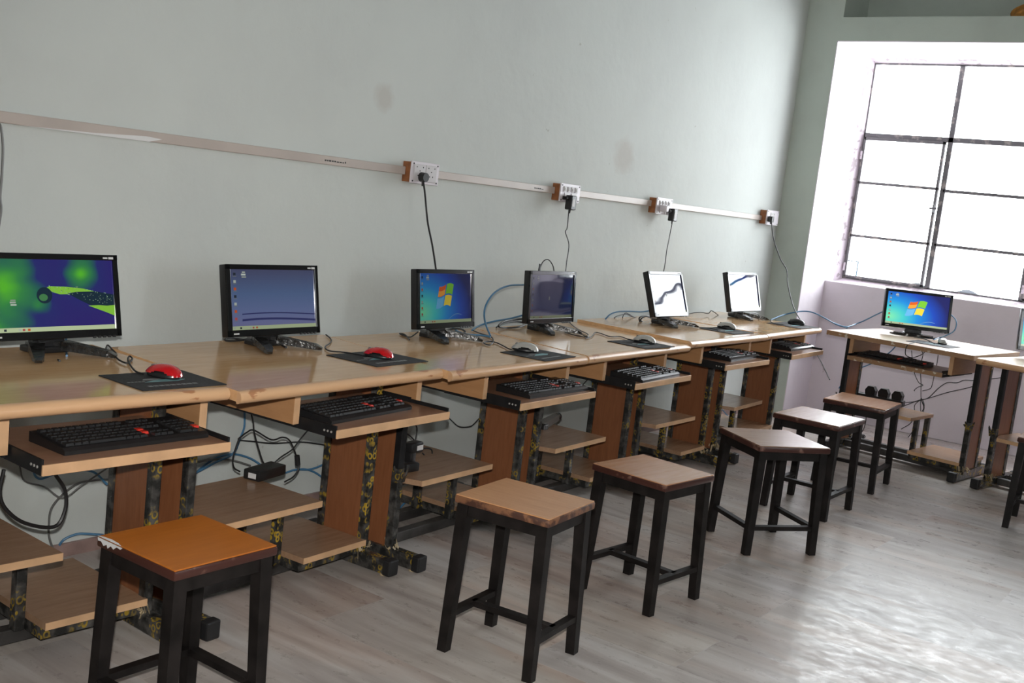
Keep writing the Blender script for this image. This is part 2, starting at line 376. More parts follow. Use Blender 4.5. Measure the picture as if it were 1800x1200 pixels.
# ------------------------------------------------------------------ the room
RX0, RX1, RY0, RY1, RH = -9.9, 0.0, -6.4, 0.0, 3.45
def struct(name, mb, mats, parent=None, smooth=False):
    o = mb.build(name, mats, parent, smooth)
    if parent is None: o['kind'] = 'structure'
    return o
struct('floor', MB().box(RX0-.2, 1.0, RY0-.2, 0.2, -0.12, 0.0), M['floor'])
struct('ceiling', MB().box(RX0-.2, 1.0, RY0-.2, 0.2, RH, RH+0.12), M['white_paint'])
struct('wall_left', MB().box(RX0-.2, 1.0, 0.0, 0.2, 0.0, RH), M['mint'])
struct('wall_back', MB().box(RX0-.2, RX0, RY0-.2, 0.0, 0.0, RH), M['mint'])
# the wall behind the photographer, with the opening added to let in fill light
wb = MB(); xs = RX0
for a, b in sorted(FILL_WINDOWS):
    wb.box(xs, a, RY0-.2, RY0, 0, RH); wb.box(a, b, RY0-.2, RY0, 0, 1.1); wb.box(a, b, RY0-.2, RY0, 2.8, RH); xs = b
wb.box(xs, 1.0, RY0-.2, RY0, 0, RH)
struct('wall_right', wb, M['mint'])
# window wall: pillar, beam, niche over the beam, second pillar
ZR, ZL = 2.705, 2.866
Y0, Y1 = -0.243, -2.90
wf = MB()
wf.box(0.0, 0.95, Y0, 0.0, 0.0, ZL)
wf.box(0.0, 0.95, Y0-.02, 0.0, ZL, RH)
wf.box(0.0, 0.95, RY0, Y1, 0.0, RH)
wf.box(0.0, 0.95, Y1, Y0, ZR, ZL)
wf.box(0.46, 0.95, Y1, Y0-.02, ZL, RH)
struct('wall_front', wf, M['mint_dark'])
# lavender lining of the window recess: side reveals, soffit, wall under the sill
SILL, XA, XW = 1.014, 0.448, 0.72
al = MB()
al.box(0.001, XW+.1, Y0-.006, Y0, 0.0, ZR)
al.box(0.001, XW+.1, Y1, Y1+.006, 0.0, ZR)
al.box(0.001, XW+.1, Y1, Y0, ZR-.006, ZR)
al.box(XA, 0.95, Y1, Y0, 0.0, SILL, bev=0.006)
struct('wall_recess', al, M['lavender'])
pt = MB()      # uneven plaster fillet round the steel frame
pt.prism([(0.62, Y0-.005), (XW-.01, Y0-.042), (XW+.03, Y0-.042), (XW+.03, Y0-.005)], SILL, ZR-.006, axis='z')
pt.prism([(0.66, ZR-.006), (XW-.01, ZR-.035), (XW+.03, ZR-.035), (XW+.03, ZR-.006)], Y1, Y0, axis='y')
pt.prism([(0.64, SILL), (XW-.005, SILL+.028), (XW+.03, SILL+.028), (XW+.03, SILL)], Y1, Y0, axis='y')
struct('trim_1', pt, M['putty'])
struct('baseboard_left', MB().box(RX0, 0.0, -0.012, 0.0, 0.0, 0.045), M['skirting'])

# window: steel frame, four bays
wroot = bpy.data.objects.new('window_1', None); C.objects.link(wroot); wroot['kind'] = 'structure'
wroot.location = (XW, 0, 0)
ys = [-0.285, -0.925, -1.572, -2.215, -2.86]
zb, zt = 1.042, 2.668
zt1 = 2.130
fm = MB()
def fbar(mb, ya, yb, za, zb_, d=0.035): mb.box(-0.01, d-0.01, min(ya, yb), max(ya, yb), za, zb_, bev=0.002)
fbar(fm, ys[0], ys[-1], zb-.012, zb+.01); fbar(fm, ys[0], ys[-1], zt-.01, zt+.012)
fbar(fm, ys[0]+.012, ys[0]-.010, zb, zt); fbar(fm, ys[-1]-.012, ys[-1]+.012, zb, zt)
for y in ys[1:-1]: fbar(fm, y-.018, y+.018, zb, zt)
fbar(fm, ys[0], ys[-1], zt1-.016, zt1+.020)
fm.build('window_frame', M['frame'], wroot)
gb = MB()
for i in (1, 3):
    for z in (1.371, 1.765): fbar(gb, ys[i], ys[i+1], z-.011, z+.011, 0.025)
gb.build('glazing_bar', M['frame'], wroot)
for i in (0, 2):        # opening casements with their own thin frames
    a, b = ys[i]-.014, ys[i+1]+.030
    cm = MB()
    for (p, q, r, s) in ((a, b, zb+.010, zb+.026), (a, b, zt1-.034, zt1-.014), (a, a-.014, zb+.01, zt1-.014), (b+.018, b, zb+.01, zt1-.014),
                         (a, b, 1.362, 1.382), (a, b, 1.765, 1.785)):
        cm.box(-0.028, 0.004, min(p, q), max(p, q), r, s, bev=0.0015)
    c = cm.build('casement', M['frame'], wroot)
    MB().box(-.05, -.028, b+.002, b+.012, 1.60, 1.66, bev=.002).box(-.065, -.05, b-.02, b+.03, 1.622, 1.638, bev=.003).build('latch', M['frame'], c)
    for z in (1.13, 1.98): MB().cyl((-.03, a+.006, z-.03), (-.03, a+.006, z+.03), .008).build('hinge', M['putty'], c)
for i in range(4):
    a, b = ys[i], ys[i+1]
    zz = [zb, 1.372, 1.77, zt1, zt]
    for k in range(4):
        if i == 0 and k == 0:      # lowest left pane has a corner broken out
            p = [(a-.012, zb+.135), (a-.10, zb+.135), (a-.105, zb+.01), (b+.012, zb+.01), (b+.012, zz[1]-.004), (a-.012, zz[1]-.004)]
        else:
            p = [(a-.012, zz[k]+.008), (b+.012, zz[k]+.008), (b+.012, zz[k+1]-.008), (a-.012, zz[k+1]-.008)]
        MB().prism(p, 0.004, 0.008, axis='x').build('pane', M['glass'], wroot)
ch = MB().box(0.0, 0.012, ys[0]-.098, ys[0]-.012, zb+.131, zb+.139).box(0.0, 0.012, ys[0]-.106, ys[0]-.096, zb+.012, zb+.139)
ch.build('pane_repair_strip', simple('bluish_strip', (0.25, 0.38, 0.45), 0.4), wroot)
for y0 in (-0.78, -1.14):       # old putty smears along the foot of the panes
    q = MB(); n = 10
    for k in range(n):
        t = k/(n-1); hh = 0.006+0.02*math.sin(PI*t)
        q.box(-.003, .004, y0-.13*t-.014, y0-.13*t+.001, zb+.006, zb+.01+hh)
    q.build('putty_smear', simple('bluish_putty', (0.42, 0.48, 0.52), 0.8), wroot)

# frame and pane of the added fill-light window, out of view
for i, (a, b) in enumerate(FILL_WINDOWS):
    r = bpy.data.objects.new('window_%d' % (i+2), None); C.objects.link(r); r['kind'] = 'structure'; r.location = (0, RY0-.1, 0)
    m_ = MB()
    for z0, z1 in ((1.1, 1.13), (2.77, 2.8), (1.93, 1.96)): m_.box(a, b, -.02, .02, z0, z1)
    for x in (a+.015, (2*a+b)/3, (a+2*b)/3, b-.015): m_.box(x-.015, x+.015, -.02, .02, 1.1, 2.8)
    m_.build('window_frame', M['frame'], r)
    MB().box(a, b, -.003, .003, 1.1, 2.8).build('pane', M['glass'], r)

# orange-brown bundle lying in the niche above the beam
bm = bmesh.new(); bmesh.ops.create_icosphere(bm, subdivisions=4, radius=1)
for v in bm.verts:
    s = 1+0.07*math.sin(5*v.co.x+3*v.co.z)+0.05*math.sin(7*v.co.y)
    v.co = Vector((v.co.x*.14*s, v.co.y*.20*s, max(v.co.z, -0.5)*.085*s+.046))
o = MB(); o.bm(bm)
ob = o.build('cloth_bundle', M['orange'], None, True, (0.20, -1.52, ZL+.001))
tag(ob, 'orange-brown bundle lying in the dark niche above the window beam', 'bundle')

# ------------------------------------------------------------------ computer desks
def post_mb(x, y, z0, z1, s=0.03, zs=None):
    return MB().box(x-s/2, x+s/2, y-s/2, y+s/2, z0, z1, bev=0.003)
def make_desk(label, group, org, ang, W, z, legL, legR, hL, hW, tray_out, shearL=0.0, shearR=0.0, D=0.70, flat=False, bare=(), foot_front=0.085, bold=False):
    """local frame: x along the front from its left end, y towards the back, nose of the top at y = 0"""
    t = thing('computer_desk', label, 'desk', (org[0], org[1], 0), ang, group)
    th = 0.036
    # top: rounded nose, or a flat worn edge
    prof = [(D, z-th+.008), (D, z)]
    if flat: nose = [(0.0, z), (0.0, z-.028)]
    else: nose = [(.019-.019*math.sin(a), z-th/2+th/2*math.cos(a)) for a in [PI*k/8 for k in range(9)]]
    top = MB()
    def P(s, p):       # s = 0 left end, 1 right end; the back may be skewed
        y = p[0]; x = s*W + (shearL*(1-s)+shearR*s)*y/D
        return (x, y, p[1])
    yb0 = 0.022
    ring = [(yb0, z), (D, z), (D, z-th+.008), (yb0, z-th+.006)]
    n = len(ring)
    vs = [P(0, p) for p in ring]+[P(1, p) for p in ring]
    top.add(vs, [[i, (i+1) % n, n+(i+1) % n, n+i] for i in range(n)]+[[0, 1, 2, 3], [7, 6, 5, 4]])
    tob = top.build('tabletop', M['top_bright'] if D > .75 else M['top'], t)
    nm = MB(); full = nose + ([(yb0, z-.028), (yb0, z)] if flat else [(yb0, z-th), (yb0, z)])
    n = len(full)
    vs = [P(0, p) for p in full]+[P(1, p) for p in full]
    nm.add(vs, [[i, (i+1) % n, n+(i+1) % n, n+i] for i in range(n)]+[list(range(n)), list(range(2*n-1, n-1, -1))])
    nm.build('edge_band', M['flat_edge'] if flat else M['nose'], tob, True, angle=50)
    zu = z-th+.006
    # keyboard tray housing
    for x in (hL, hL+hW-.018):
        a = MB(); a.box(x-.004, x+.020, .10, .50, zu-.115, zu, bev=.001); hp = a.build('housing_panel', M['housing'], t)
        MB().box(x-.004, x+.020, .0985, .10, zu-.115, zu).build('edge_strip', M['edge'], hp)
    zt = zu-.105
    y0 = -tray_out
    tr = MB().box(hL+.032, hL+hW-.032, y0+.002, y0+.36, zt-.018, zt, bev=.001).build('keyboard_tray', M['tray'], t)
    MB().box(hL+.026, hL+hW-.026, y0-.004, y0+.002, zt-.026, zt+.0005, bev=.0015).build('tray_front_edge', M['flat_edge'] if flat else M['edge'], tr)
    for x, s in ((hL+.018, 1), (hL+hW-.018, -1)):
        r = MB(); r.box(min(x, x+s*.008), max(x, x+s*.008), .12, .49, zt-.022, zt+.016)
        r.box(min(x+s*.008, x+s*.014), max(x+s*.008, x+s*.014), y0+.003, y0+.35, zt-.026, zt+.012)
        rail = r.build('slide_rail', M['steel'], t)
        q = MB()
        for k in range(3): q.cyl((x+s*.008, y0+.02+.014*k, zt-.008), (x+s*.0065, y0+.02+.014*k, zt-.008), .0035, n=10)
        q.build('screw', M['silver'], rail)
    # two leg frames: foot bar, front and rear post, panel between
    yf, yr = 0.24, 0.435
    for k, x in enumerate((legL, legR)):
        fb = MB().box(x-.022, x+.022, foot_front+.03, .63, 0.008, .058, bev=.003).build('foot_bar', M['wrap'] if (k, 'foot') not in bare else M['steel'], t)
        MB().box(x-.025, x+.025, foot_front, foot_front+.035, 0.004, .062, bev=.006).build('foot_cap', M['rubber'], fb)
        MB().box(x-.024, x+.024, .60, .635, 0.004, .061, bev=.006).build('foot_cap', M['rubber'], fb)
        for yg in (foot_front+.04, .59): MB().cyl((x, yg, 0), (x, yg, .008), .017).build('glide', M['tape'], fb)
        for y in (yf, yr):
            if (k, y == yf) in bare:
                pm = post_mb(x, y, .35, zu).build('post', M['steel'], t)
                post_mb(x, y, .058, .35, .032).build('plastic_wrapping', M['wrap'], pm)
                rag = MB()
                for j in range(7):
                    a0 = random.uniform(0, 2*PI); rr = .02
                    rag.bar((x+rr*math.cos(a0)*.8, y-.012+rr*math.sin(a0)*.6, .30+random.uniform(0, .03)), (x+rr*1.6*math.cos(a0), y-.015+rr*1.3*math.sin(a0), .33+random.uniform(0, .04)), .018, .0012, .006, .0012)
                rag.build('loose_wrapping', M['wrap'], pm)
            else:
                post_mb(x, y, .058, zu).build('post', M['wrap_bright'] if bold and k == 1 and y == yf else M['wrap'], t)
        MB().box(x-.009, x+.009, yf+.015, yr-.015, .058, zu-.01, bev=.001).build('leg_panel', M['panel'], t)
        scraps = MB()
        for j in range(12):
            a0 = random.uniform(-.6, 2.4); px, py = x+random.uniform(-.03, .04), yf+random.uniform(-.03, .02)
            scraps.bar((px, py, .062+random.uniform(0, .03)), (px+.012*math.cos(a0), py-.008+.012*math.sin(a0), .062+random.uniform(-.03, .03)), .012, .001, .010, .001, up=(random.uniform(-1, 1), random.uniform(-1, 1), .3))
        scraps.build('torn_tape', M['tape'], t)
    # bars along the floor, short posts, two shelves
    for y in (.355, .515):
        MB().box(legL+.022, legR-.022, y-.02, y+.02, .012, .052, bev=.003).build('cross_bar', M['dusty_steel'], t)
    xp = legL+.47
    zl, zs = .104, .312
    for y in (.33, .50):
        post_mb(xp, y, .052, zs-.02).build('shelf_post', M['wrap_bright'] if bold else M['wrap'], t)
    u = MB(); u.prism([(legL+.016, yf+.03), (legL+.05, .165), (legL+.495, .165), (legL+.495, .52), (legL+.016, .52)], zs-.02, zs, axis='z')
    us = u.build('upper_shelf', M['shelf'], t)
    us_e = MB(); us_e.bar((legL+.05, .164, zs-.01), (legL+.4955, .164, zs-.01), .002, .0205, up=(0, 0, 1)); us_e.build('edge_strip', M['edge'], us)
    l = MB(); l.box(xp+.017, legR-.011, .215, .62, zl-.02, zl)
    ls = l.build('lower_shelf', M['shelf'], t)
    le = MB(); le.bar((xp+.017, .214, zl-.01), (legR-.011, .214, zl-.01), .002, .0205, up=(0, 0, 1)); le.build('edge_strip', M['edge'], ls)
    MB().box(xp+.017, legR-.011, .235, .60, .052, zl-.02).build('shelf_batten', M['wrap'], ls)
    return t
GD = 'computer desks along the long wall'; GE = 'computer desks under the window'
R = math.radians
DESKS = [
 ('leftmost tan laminate computer desk, cut off by the left edge of the view', GD, (-6.604, -.862), R(-2.2),   .948, .757, .09, .892, .362, .553, .05, 0, 0, ()),
 ('tan computer desk with chipped front edge, second from the left along the wall', GD, (-5.648, -.934), R(3.1),   .908, .752, .05, .858, .305, .585, .05, .10, .15, ()),
 ('tan computer desk standing behind the pale grained stool, third from the left', GD, (-4.738, -.924), R(2.7), .926, .750, .06, .856, .335, .585, .05, .15, .15, ((0, True), (1, 'x'))),
 ('tan computer desk fourth from the left, with the navy screen at its left end', GD, (-3.808, -.884), R(2.6), .990, .752, .045, .88, .31, .60, .05, .15, .07, ()),
 ('tan computer desk fifth along the wall, its left edge standing above its neighbour', GD, (-2.817, -.842), R(1.0), .955, .767, .01, .80, .325, .61, .03, .06, .03, ()),
 ('last tan computer desk of the wall row, beside the green pillar', GD, (-1.856, -.825), R(3.0), .955, .769, -.01 + .03, .91, .32, .61, .03, .02, .0, ()),
]
desks = []
for (lab, g, org, a, W, z, lL, lR, hL, hW, to, sL, sR, bare) in DESKS:
    desks.append(make_desk(lab, g, org, a, W, z, lL, lR, hL+.008, hW+.025, to, sL, sR, bare=bare, bold=(len(desks) == 1)))
E1A = math.atan2(-.90, -.10); E2A = math.atan2(-.96, -.20)
desks.append(make_desk('computer desk under the window with scuffed straight edge, at the lavender corner', GE, (-.945, -.822), E1A, .905, .768, .05, .865, .12, .645, -.03, 0, 0, D=.80, flat=True, bare=((0, True), (1, True))))
desks.append(make_desk('computer desk under the window cut off by the right edge of the view', GE, (-1.052, -1.742), E2A, .92, .760, .07, .87, .32, .585, -.03, 0, 0, D=.80, bare=((0, True),)))

# ------------------------------------------------------------------ monitors
def screen_mat(name, build, strength, wavy=0.0004):
    m, nt, b = mat(name)
    b.inputs['Base Color'].default_value = (0.004, 0.004, 0.005, 1); b.inputs['Roughness'].default_value = 0.035
    b.inputs['Specular IOR Level'].default_value = 0.55
    uv = nt.nodes.new('ShaderNodeTexCoord'); sep = nt.nodes.new('ShaderNodeSeparateXYZ')
    nt.links.new(uv.outputs['UV'], sep.inputs[0])
    col = build(nt, uv.outputs['UV'], sep)
    nt.links.new(col, b.inputs['Emission Color']); b.inputs['Emission Strength'].default_value = strength
    n = nt.nodes.new('ShaderNodeTexNoise'); n.inputs['Scale'].default_value = 2.4; n.inputs['Detail'].default_value = 0.0
    nt.links.new(uv.outputs['UV'], n.inputs['Vector'])
    bp = nt.nodes.new('ShaderNodeBump'); bp.inputs['Strength'].default_value = 1.0; bp.inputs['Distance'].default_value = wavy
    nt.links.new(n.outputs['Fac'], bp.inputs['Height']); nt.links.new(bp.outputs['Normal'], b.inputs['Normal'])
    return m
def dist_from(nt, vec, cx, cy, sx=1.0, sy=1.0):
    mp = nt.nodes.new('ShaderNodeVectorMath'); mp.operation = 'SUBTRACT'; mp.inputs[1].default_value = (cx, cy, 0); nt.links.new(vec, mp.inputs[0])
    m2 = nt.nodes.new('ShaderNodeVectorMath'); m2.operation = 'MULTIPLY'; m2.inputs[1].default_value = (sx, sy, 0); nt.links.new(mp.outputs[0], m2.inputs[0])
    l = nt.nodes.new('ShaderNodeVectorMath'); l.operation = 'LENGTH'; nt.links.new(m2.outputs[0], l.inputs[0])
    return l.outputs['Value']
def bg_blue(nt, vec, sep):
    d = dist_from(nt, vec, 0.06, 0.22, 1.0, 0.85)
    r = ramp(nt, [(0.0, (0.22, 0.80, 0.42)), (0.22, (0.07, 0.62, 0.60)), (0.45, (0.02, 0.28, 0.72)), (0.72, (0.018, 0.075, 0.50)), (0.95, (0.02, 0.022, 0.13))])
    nt.links.new(d, r.inputs['Fac']); return r.outputs['Color']
def bg_dusk(nt, vec, sep):
    r = ramp(nt, [(0.0, (0.13, 0.13, 0.25)), (0.30, (0.10, 0.13, 0.26)), (0.6, (0.07, 0.11, 0.22)), (1.0, (0.055, 0.06, 0.12))])
    nt.links.new(sep.outputs['Y'], r.inputs['Fac']); return r.outputs['Color']
def bg_green(nt, vec, sep):
    n = nt.nodes.new('ShaderNodeTexNoise'); n.inputs['Scale'].default_value = 3.0; n.inputs['Detail'].default_value = 1.0
    nt.links.new(vec, n.inputs['Vector'])
    d = None
    for (cx, cy, sx, sy, off) in ((.10, .60, 1.7, 0.75, 0), (.72, .80, 3.2, 1.5, .05), (.36, .36, 3.0, 1.8, .22), (.02, .1, 2.6, 1.2, .1)):
        v = dist_from(nt, vec, cx, cy, sx, sy)
        a = nt.nodes.new('ShaderNodeMath'); a.operation = 'ADD'; a.inputs[1].default_value = off; nt.links.new(v, a.inputs[0]); v = a.outputs[0]
        if d is None: d = v
        else:
            m_ = nt.nodes.new('ShaderNodeMath'); m_.operation = 'SMOOTH_MIN'; m_.inputs[2].default_value = 0.15
            nt.links.new(d, m_.inputs[0]); nt.links.new(v, m_.inputs[1]); d = m_.outputs[0]
    s = nt.nodes.new('ShaderNodeMath'); s.operation = 'MULTIPLY_ADD'; s.inputs[1].default_value = 0.5; s.inputs[2].default_value = -0.25
    nt.links.new(n.outputs['Fac'], s.inputs[0])
    a = nt.nodes.new('ShaderNodeMath'); a.operation = 'ADD'; nt.links.new(d, a.inputs[0]); nt.links.new(s.outputs[0], a.inputs[1])
    r = ramp(nt, [(0.02, (0.08, 0.40, 0.02)), (0.20, (0.03, 0.20, 0.05)), (0.40, (0.015, 0.09, 0.08)), (0.52, (0.017, 0.02, 0.13)), (1.0, (0.022, 0.014, 0.13))])
    nt.links.new(a.outputs[0], r.inputs['Fac']); return r.outputs['Color']
def bg_navy(nt, vec, sep):
    r = ramp(nt, [(0.0, (0.018, 0.024, 0.06)), (0.22, (0.010, 0.016, 0.05)), (0.3, (0.013, 0.018, 0.05)), (1.0, (0.016, 0.017, 0.042))])
    nt.links.new(sep.outputs['Y'], r.inputs['Fac']); return r.outputs['Color']
G = {}
for k, c in dict(red=(.80, .13, .02), orange=(.95, .40, .05), green=(.22, .62, .04), blue=(.16, .50, .85), yellow=(.95, .72, .06), white=(.62, .68, .60),
                 task=(.42, .50, .30), dark=(.03, .04, .06), pink=(.6, .12, .12), wave=(.03, .035, .13), leaf=(.20, .46, .04), dew=(.006, .020, .035), glint=(.5, .8, .5), arc=(.25, .5, .8), drop=(.05, .18, .06)).items():
    G[k] = c
def gl(k, s):
    key = (k, round(s, 2))
    if key not in GL: GL[key] = glow('screen_%s_%d' % (k, round(s*100)), G[k], s)
    return GL[key]
GL = {}

def make_monitor(label, x, y, zb, yaw, tilt, W, H, zdesk, kind, strength, base='v', silver=False):
    """yaw turns the screen from facing -y; tilt leans it back"""
    t = thing('monitor', label, 'monitor', (x, y, zdesk), yaw, 'flat monitors on the desks')
    hb = zb-zdesk
    T = Matrix.Translation((0, 0, hb)) @ Matrix.Rotation(-tilt, 4, 'X')       # panel frame: x right, z up the panel, -y towards the viewer
    bez = 0.017
    hou = MB().box(-W/2, W/2, 0.0, 0.030, 0, H, bev=0.004).box(-W*.40, W*.40, .028, .046, H*.10, H*.92, bev=.008).box(-W*.2, W*.2, .042, .060, H*.15, H*.6, bev=.01)
    h = hou.move(T).build('housing', M['black'], t, True)
    fr = MB()
    y0, y1 = -.006, .002
    for a in ((-W/2, W/2, H-bez, H), (-W/2, W/2, 0, bez*1.35), (-W/2, -W/2+bez, 0, H), (W/2-bez, W/2, 0, H)):
        fr.box(a[0], a[1], y0, y1, a[2], a[3], bev=.0015)
    fr.move(T).build('bezel', M['gloss_black'], t)
    mk = MB()
    mk.box(W/2-.052, W/2-.036, y0-.0006, y0, H-.0125, H-.0075).box(W/2-.033, W/2-.016, y0-.0006, y0, H-.0135, H-.0065)
    mk.box(-W/2+.02, -W/2+.043, y0-.0006, y0, .008, .0125)
    mk.move(T).build('maker_mark', M['mark'], t)
    bt = MB()
    for k in range(5): bt.box(W/2-.10+.017*k, W/2-.09+.017*k, y0-.001, y0+.004, -.003, .003, bev=.001)
    bt.move(T).build('button', M['black'], t)
    # the lit screen: picture, desktop icons and task bar
    sw, sh = W-2*bez, H-2.35*bez
    sx, sz = -sw/2, bez*1.35
    mats = []; sm = MB(); idx = {}
    def mi(m):
        if m.name not in idx: idx[m.name] = len(mats); mats.append(m)
        return idx[m.name]
    bgs = dict(blue=bg_blue, dusk=bg_dusk, green=bg_green, navy=bg_navy)
    bgm = screen_mat('screen_picture_%s_%d' % (kind, round(strength*100)), bgs[kind], strength, 0.0010 if 'washed' in label else 0.0003)
    m0 = mi(bgm)
    b = sm.add([(sx, -.0012, sz), (sx+sw, -.0012, sz), (sx+sw, -.0012, sz+sh), (sx, -.0012, sz+sh)], [[0, 1, 2, 3]], m0)
    for i, c in enumerate(((0, 0), (1, 0), (1, 1), (0, 1))): sm.uv[b+i] = c
    def patch(pts, key, lay=1, s=1.0):
        m_ = mi(gl(key, strength*s)); 
        bb = sm.add([(sx+u*sw, -.0012-.0003*lay, sz+v*sh) for u, v in pts], [list(range(len(pts)))], m_)
        for i, c in enumerate(pts): sm.uv[bb+i] = c
    def rect(u0, v0, u1, v1, key, lay=1, s=1.0): patch([(u0, v0), (u1, v0), (u1, v1), (u0, v1)], key, lay, s)
    def strip(fa, fb, u0, u1, key, n=16, lay=1, s=1.0):
        m_ = mi(gl(key, strength*s))
        pts = []
        for k in range(n+1):
            u = u0+(u1-u0)*k/n; pts += [(u, fa(u)), (u, fb(u))]
        bb = sm.add([(sx+u*sw, -.0012-.0003*lay, sz+v*sh) for u, v in pts], [[2*k, 2*k+2, 2*k+3, 2*k+1] for k in range(n)], m_)
        for i, c in enumerate(pts): sm.uv[bb+i] = c
    tb = {'navy': .25, 'dusk': .75}.get(kind, 1.0)
    rect(0, 0, 1, .062, 'task', 1, tb)
    for u, k in ((.02, 'white'), (.09, 'dark'), (.2, 'white'), (.23, 'pink'), (.27, 'red')): rect(u, .015, u+.02, .045, k, 2, tb*.6)
    if kind != 'green':
        ic = ['dark', 'white', 'red', 'dark', 'white', 'red', 'pink']
        s_ = .12 if kind == 'navy' else .75
        for k, c in enumerate(ic):
            v = .90-.123*k
            rect(.037, v, .064, v+.045, c, 2, s_*.75); rect(.030, v-.018, .072, v-.008, 'white', 2, s_*.3)
        rect(.125, .90, .175, .93, 'white', 2, s_); rect(.135, .94, .17, .965, 'white', 2, s_*.7); rect(.13, .865, .18, .885, 'white', 2, s_*.6)
    else:
        rect(.15, .365, .195, .385, 'white', 2, .7); rect(.145, .395, .19, .42, 'white', 2, .5); rect(.15, .43, .19, .445, 'white', 2, .4)
    if kind == 'blue':        # four waving coloured panes in the middle
        cx, cy, hx, hy = .475, .545, .145, .235
        def fl(u, v, x0, y0_): 
            xx = x0+u; yy = y0_+v
            return (cx+hx*(xx+.25*yy), cy+hy*(yy+.16*math.sin(2.6*(xx)+.4)))
        for (x0, x1, y0_, y1_, key) in ((-.95, -.06, .06, .95, 'red'), (.06, .95, .06, .95, 'green'), (-.95, -.06, -.95, -.06, 'blue'), (.06, .95, -.95, -.06, 'yellow')):
            n = 8
            lo = [fl(x0+(x1-x0)*k/n, y0_, 0, 0) for k in range(n+1)]; hi = [fl(x0+(x1-x0)*k/n, y1_, 0, 0) for k in range(n+1)]
            patch(lo+hi[::-1], key, 2, 1.0)
            if key == 'red':
                patch([fl(x0+(x1-x0)*k/n, y0_+.05, 0, 0) for k in range(n+1)]+[fl(x0+(x1-x0)*k/n, y0_+.5, 0, 0) for k in range(n+1)][::-1], 'orange', 3, 1.0)
        strip(lambda u: .065+.10*math.sin(PI*(u-.55)/.34)**1, lambda u: .075+.105*math.sin(PI*(u-.55)/.34)**1, .56, .80, 'arc', lay=1, s=.7)
    if kind == 'dusk':
        strip(lambda u: .225+.035*math.sin(3.2*u+.3), lambda u: .245+.035*math.sin(3.2*u+.3), .12, 1, 'wave', lay=1, s=.8)
        strip(lambda u: .12+.035*math.sin(3.4*u+.25), lambda u: .155+.035*math.sin(3.4*u+.25), .12, 1, 'wave', lay=1, s=.8)
    if kind == 'navy':
        strip(lambda u: .16+.03*math.sin(7*u), lambda u: .19+.03*math.sin(7*u), 0, 1, 'wave', lay=1, s=.3)
        rect(.42, .42, .45, .5, 'white', 2, .15)
    if kind == 'green':       # a leaf blade with dew drops and a round drop at its tip
        patch([(.43, .605), (.46, .625), (.60, .618), (.74, .59), (.84, .545), (.84, .53), (.70, .53), (.60, .512), (.54, .512), (.48, .545)], 'leaf', 1)
        patch([(.60, .525), (.68, .545), (.84, .55), (.93, .52), (1, .50), (1, .335), (.90, .335), (.80, .345), (.72, .41)], 'dew', 2)
        patch([(.77, .345), (.86, .348), (.93, .338), (1, .345), (1, .185), (.92, .245)], 'leaf', 3)
        patch([(.415+.062*math.cos(2*PI*k/20), .50+.115*math.sin(2*PI*k/20)) for k in range(20)], 'dew', 4)
        patch([(.405+.035*math.cos(2*PI*k/12), .47+.05*math.sin(2*PI*k/12)) for k in range(12)], 'drop', 5)
        rnd = random.Random(3)
        for k in range(90):
            u = rnd.uniform(.45, .985); mid = .575-.02*max(0, u-.5)/.1 if u < .62 else .565-(u-.62)*.42
            v = mid+rnd.uniform(-.055, .055)*(1 if u < .62 else 1.5); q = rnd.uniform(.003, .0065)
            rect(u, v, u+q, v+q*1.8, 'glint', 6, rnd.uniform(.15, .7))
    sm.move(T).build('screen', mats, t)
    # neck and splayed foot, still in its plastic bag
    nk = MB().bar((0, .05, .012), (0, .058, hb+.09), .105, .022, .09, .020, up=(0, 1, 0)).box(-.06, .06, .02, .09, .002, .02, bev=.004)
    nk.build('neck', M['black'], t)
    bm_ = MB()
    if base == 'v':
        for s in (-1, 1):
            a = Vector((s*.018-s*.03*0, .095, .02)); e = Vector((s*.118, -.095, .010))
            bm_.bar((s*.012, .10, .014), (s*.045, .03, .022), .040, .020, .044, .026, up=(0, 0, 1))
            bm_.bar((s*.045, .03, .022), (s*.112, -.085, .013), .044, .026, .030, .018, up=(0, 0, 1))
            bm_.bar((s*.112, -.085, .013), (s*.124, -.104, .007), .030, .018, .018, .008, up=(0, 0, 1))
    else:
        pts = []
        for k in range(24):
            a = 2*PI*k/24; pts.append((.15*math.cos(a), .03+.085*math.sin(a)))
        bm_.prism(pts, 0, .008, axis='z'); bm_.prism([(p[0]*.85, .03+(p[1]-.03)*.8) for p in pts], .008, .016, axis='z')
    bm_.build('foot', M['wrapped_black'] if base == 'v' else M['gloss_black'], t, True)
    return t
mons = [
 ('monitor showing a green leaf picture, at the left edge of the view', -5.83, -.335, .805, .05, .20, .43, .245, .757, 'green', .95),
 ('monitor showing a plain dusky blue desktop with dark waves', -5.045, -.376, .797, .051, .18, .427, .241, .752, 'dusk', .8),
 ('dim monitor with a blue-green desktop and waving four-colour flag, on the wall row', -4.147, -.389, .798, .048, .136, .385, .240, .750, 'blue', .34),
 ('monitor with an almost black navy screen', -3.348, -.361, .796, .015, .069, .39, .243, .752, 'navy', .8),
 ('monitor washed white by window glare with one dark band, leaning further back', -2.278, -.432, .817, -.018, .333, .375, .249, .767, 'navy', 1.2),
 ('monitor washed white by window glare at the pillar end of the wall row', -1.137, -.353, .816, -.015, .262, .44, .248, .769, 'blue', .35),
 ('bright monitor with blue desktop and four-colour flag under the window', -.37, -1.192, .813, -1.038, .161, .425, .247, .768, 'blue', 1.1),
 ('bright blue-green monitor cut off by the right edge of the view', -.42, -2.03, .805, -1.05, .16, .43, .247, .760, 'blue', 1.1),
]
for i, m_ in enumerate(mons): make_monitor(*m_, base='v' if i < 6 else 'disc')

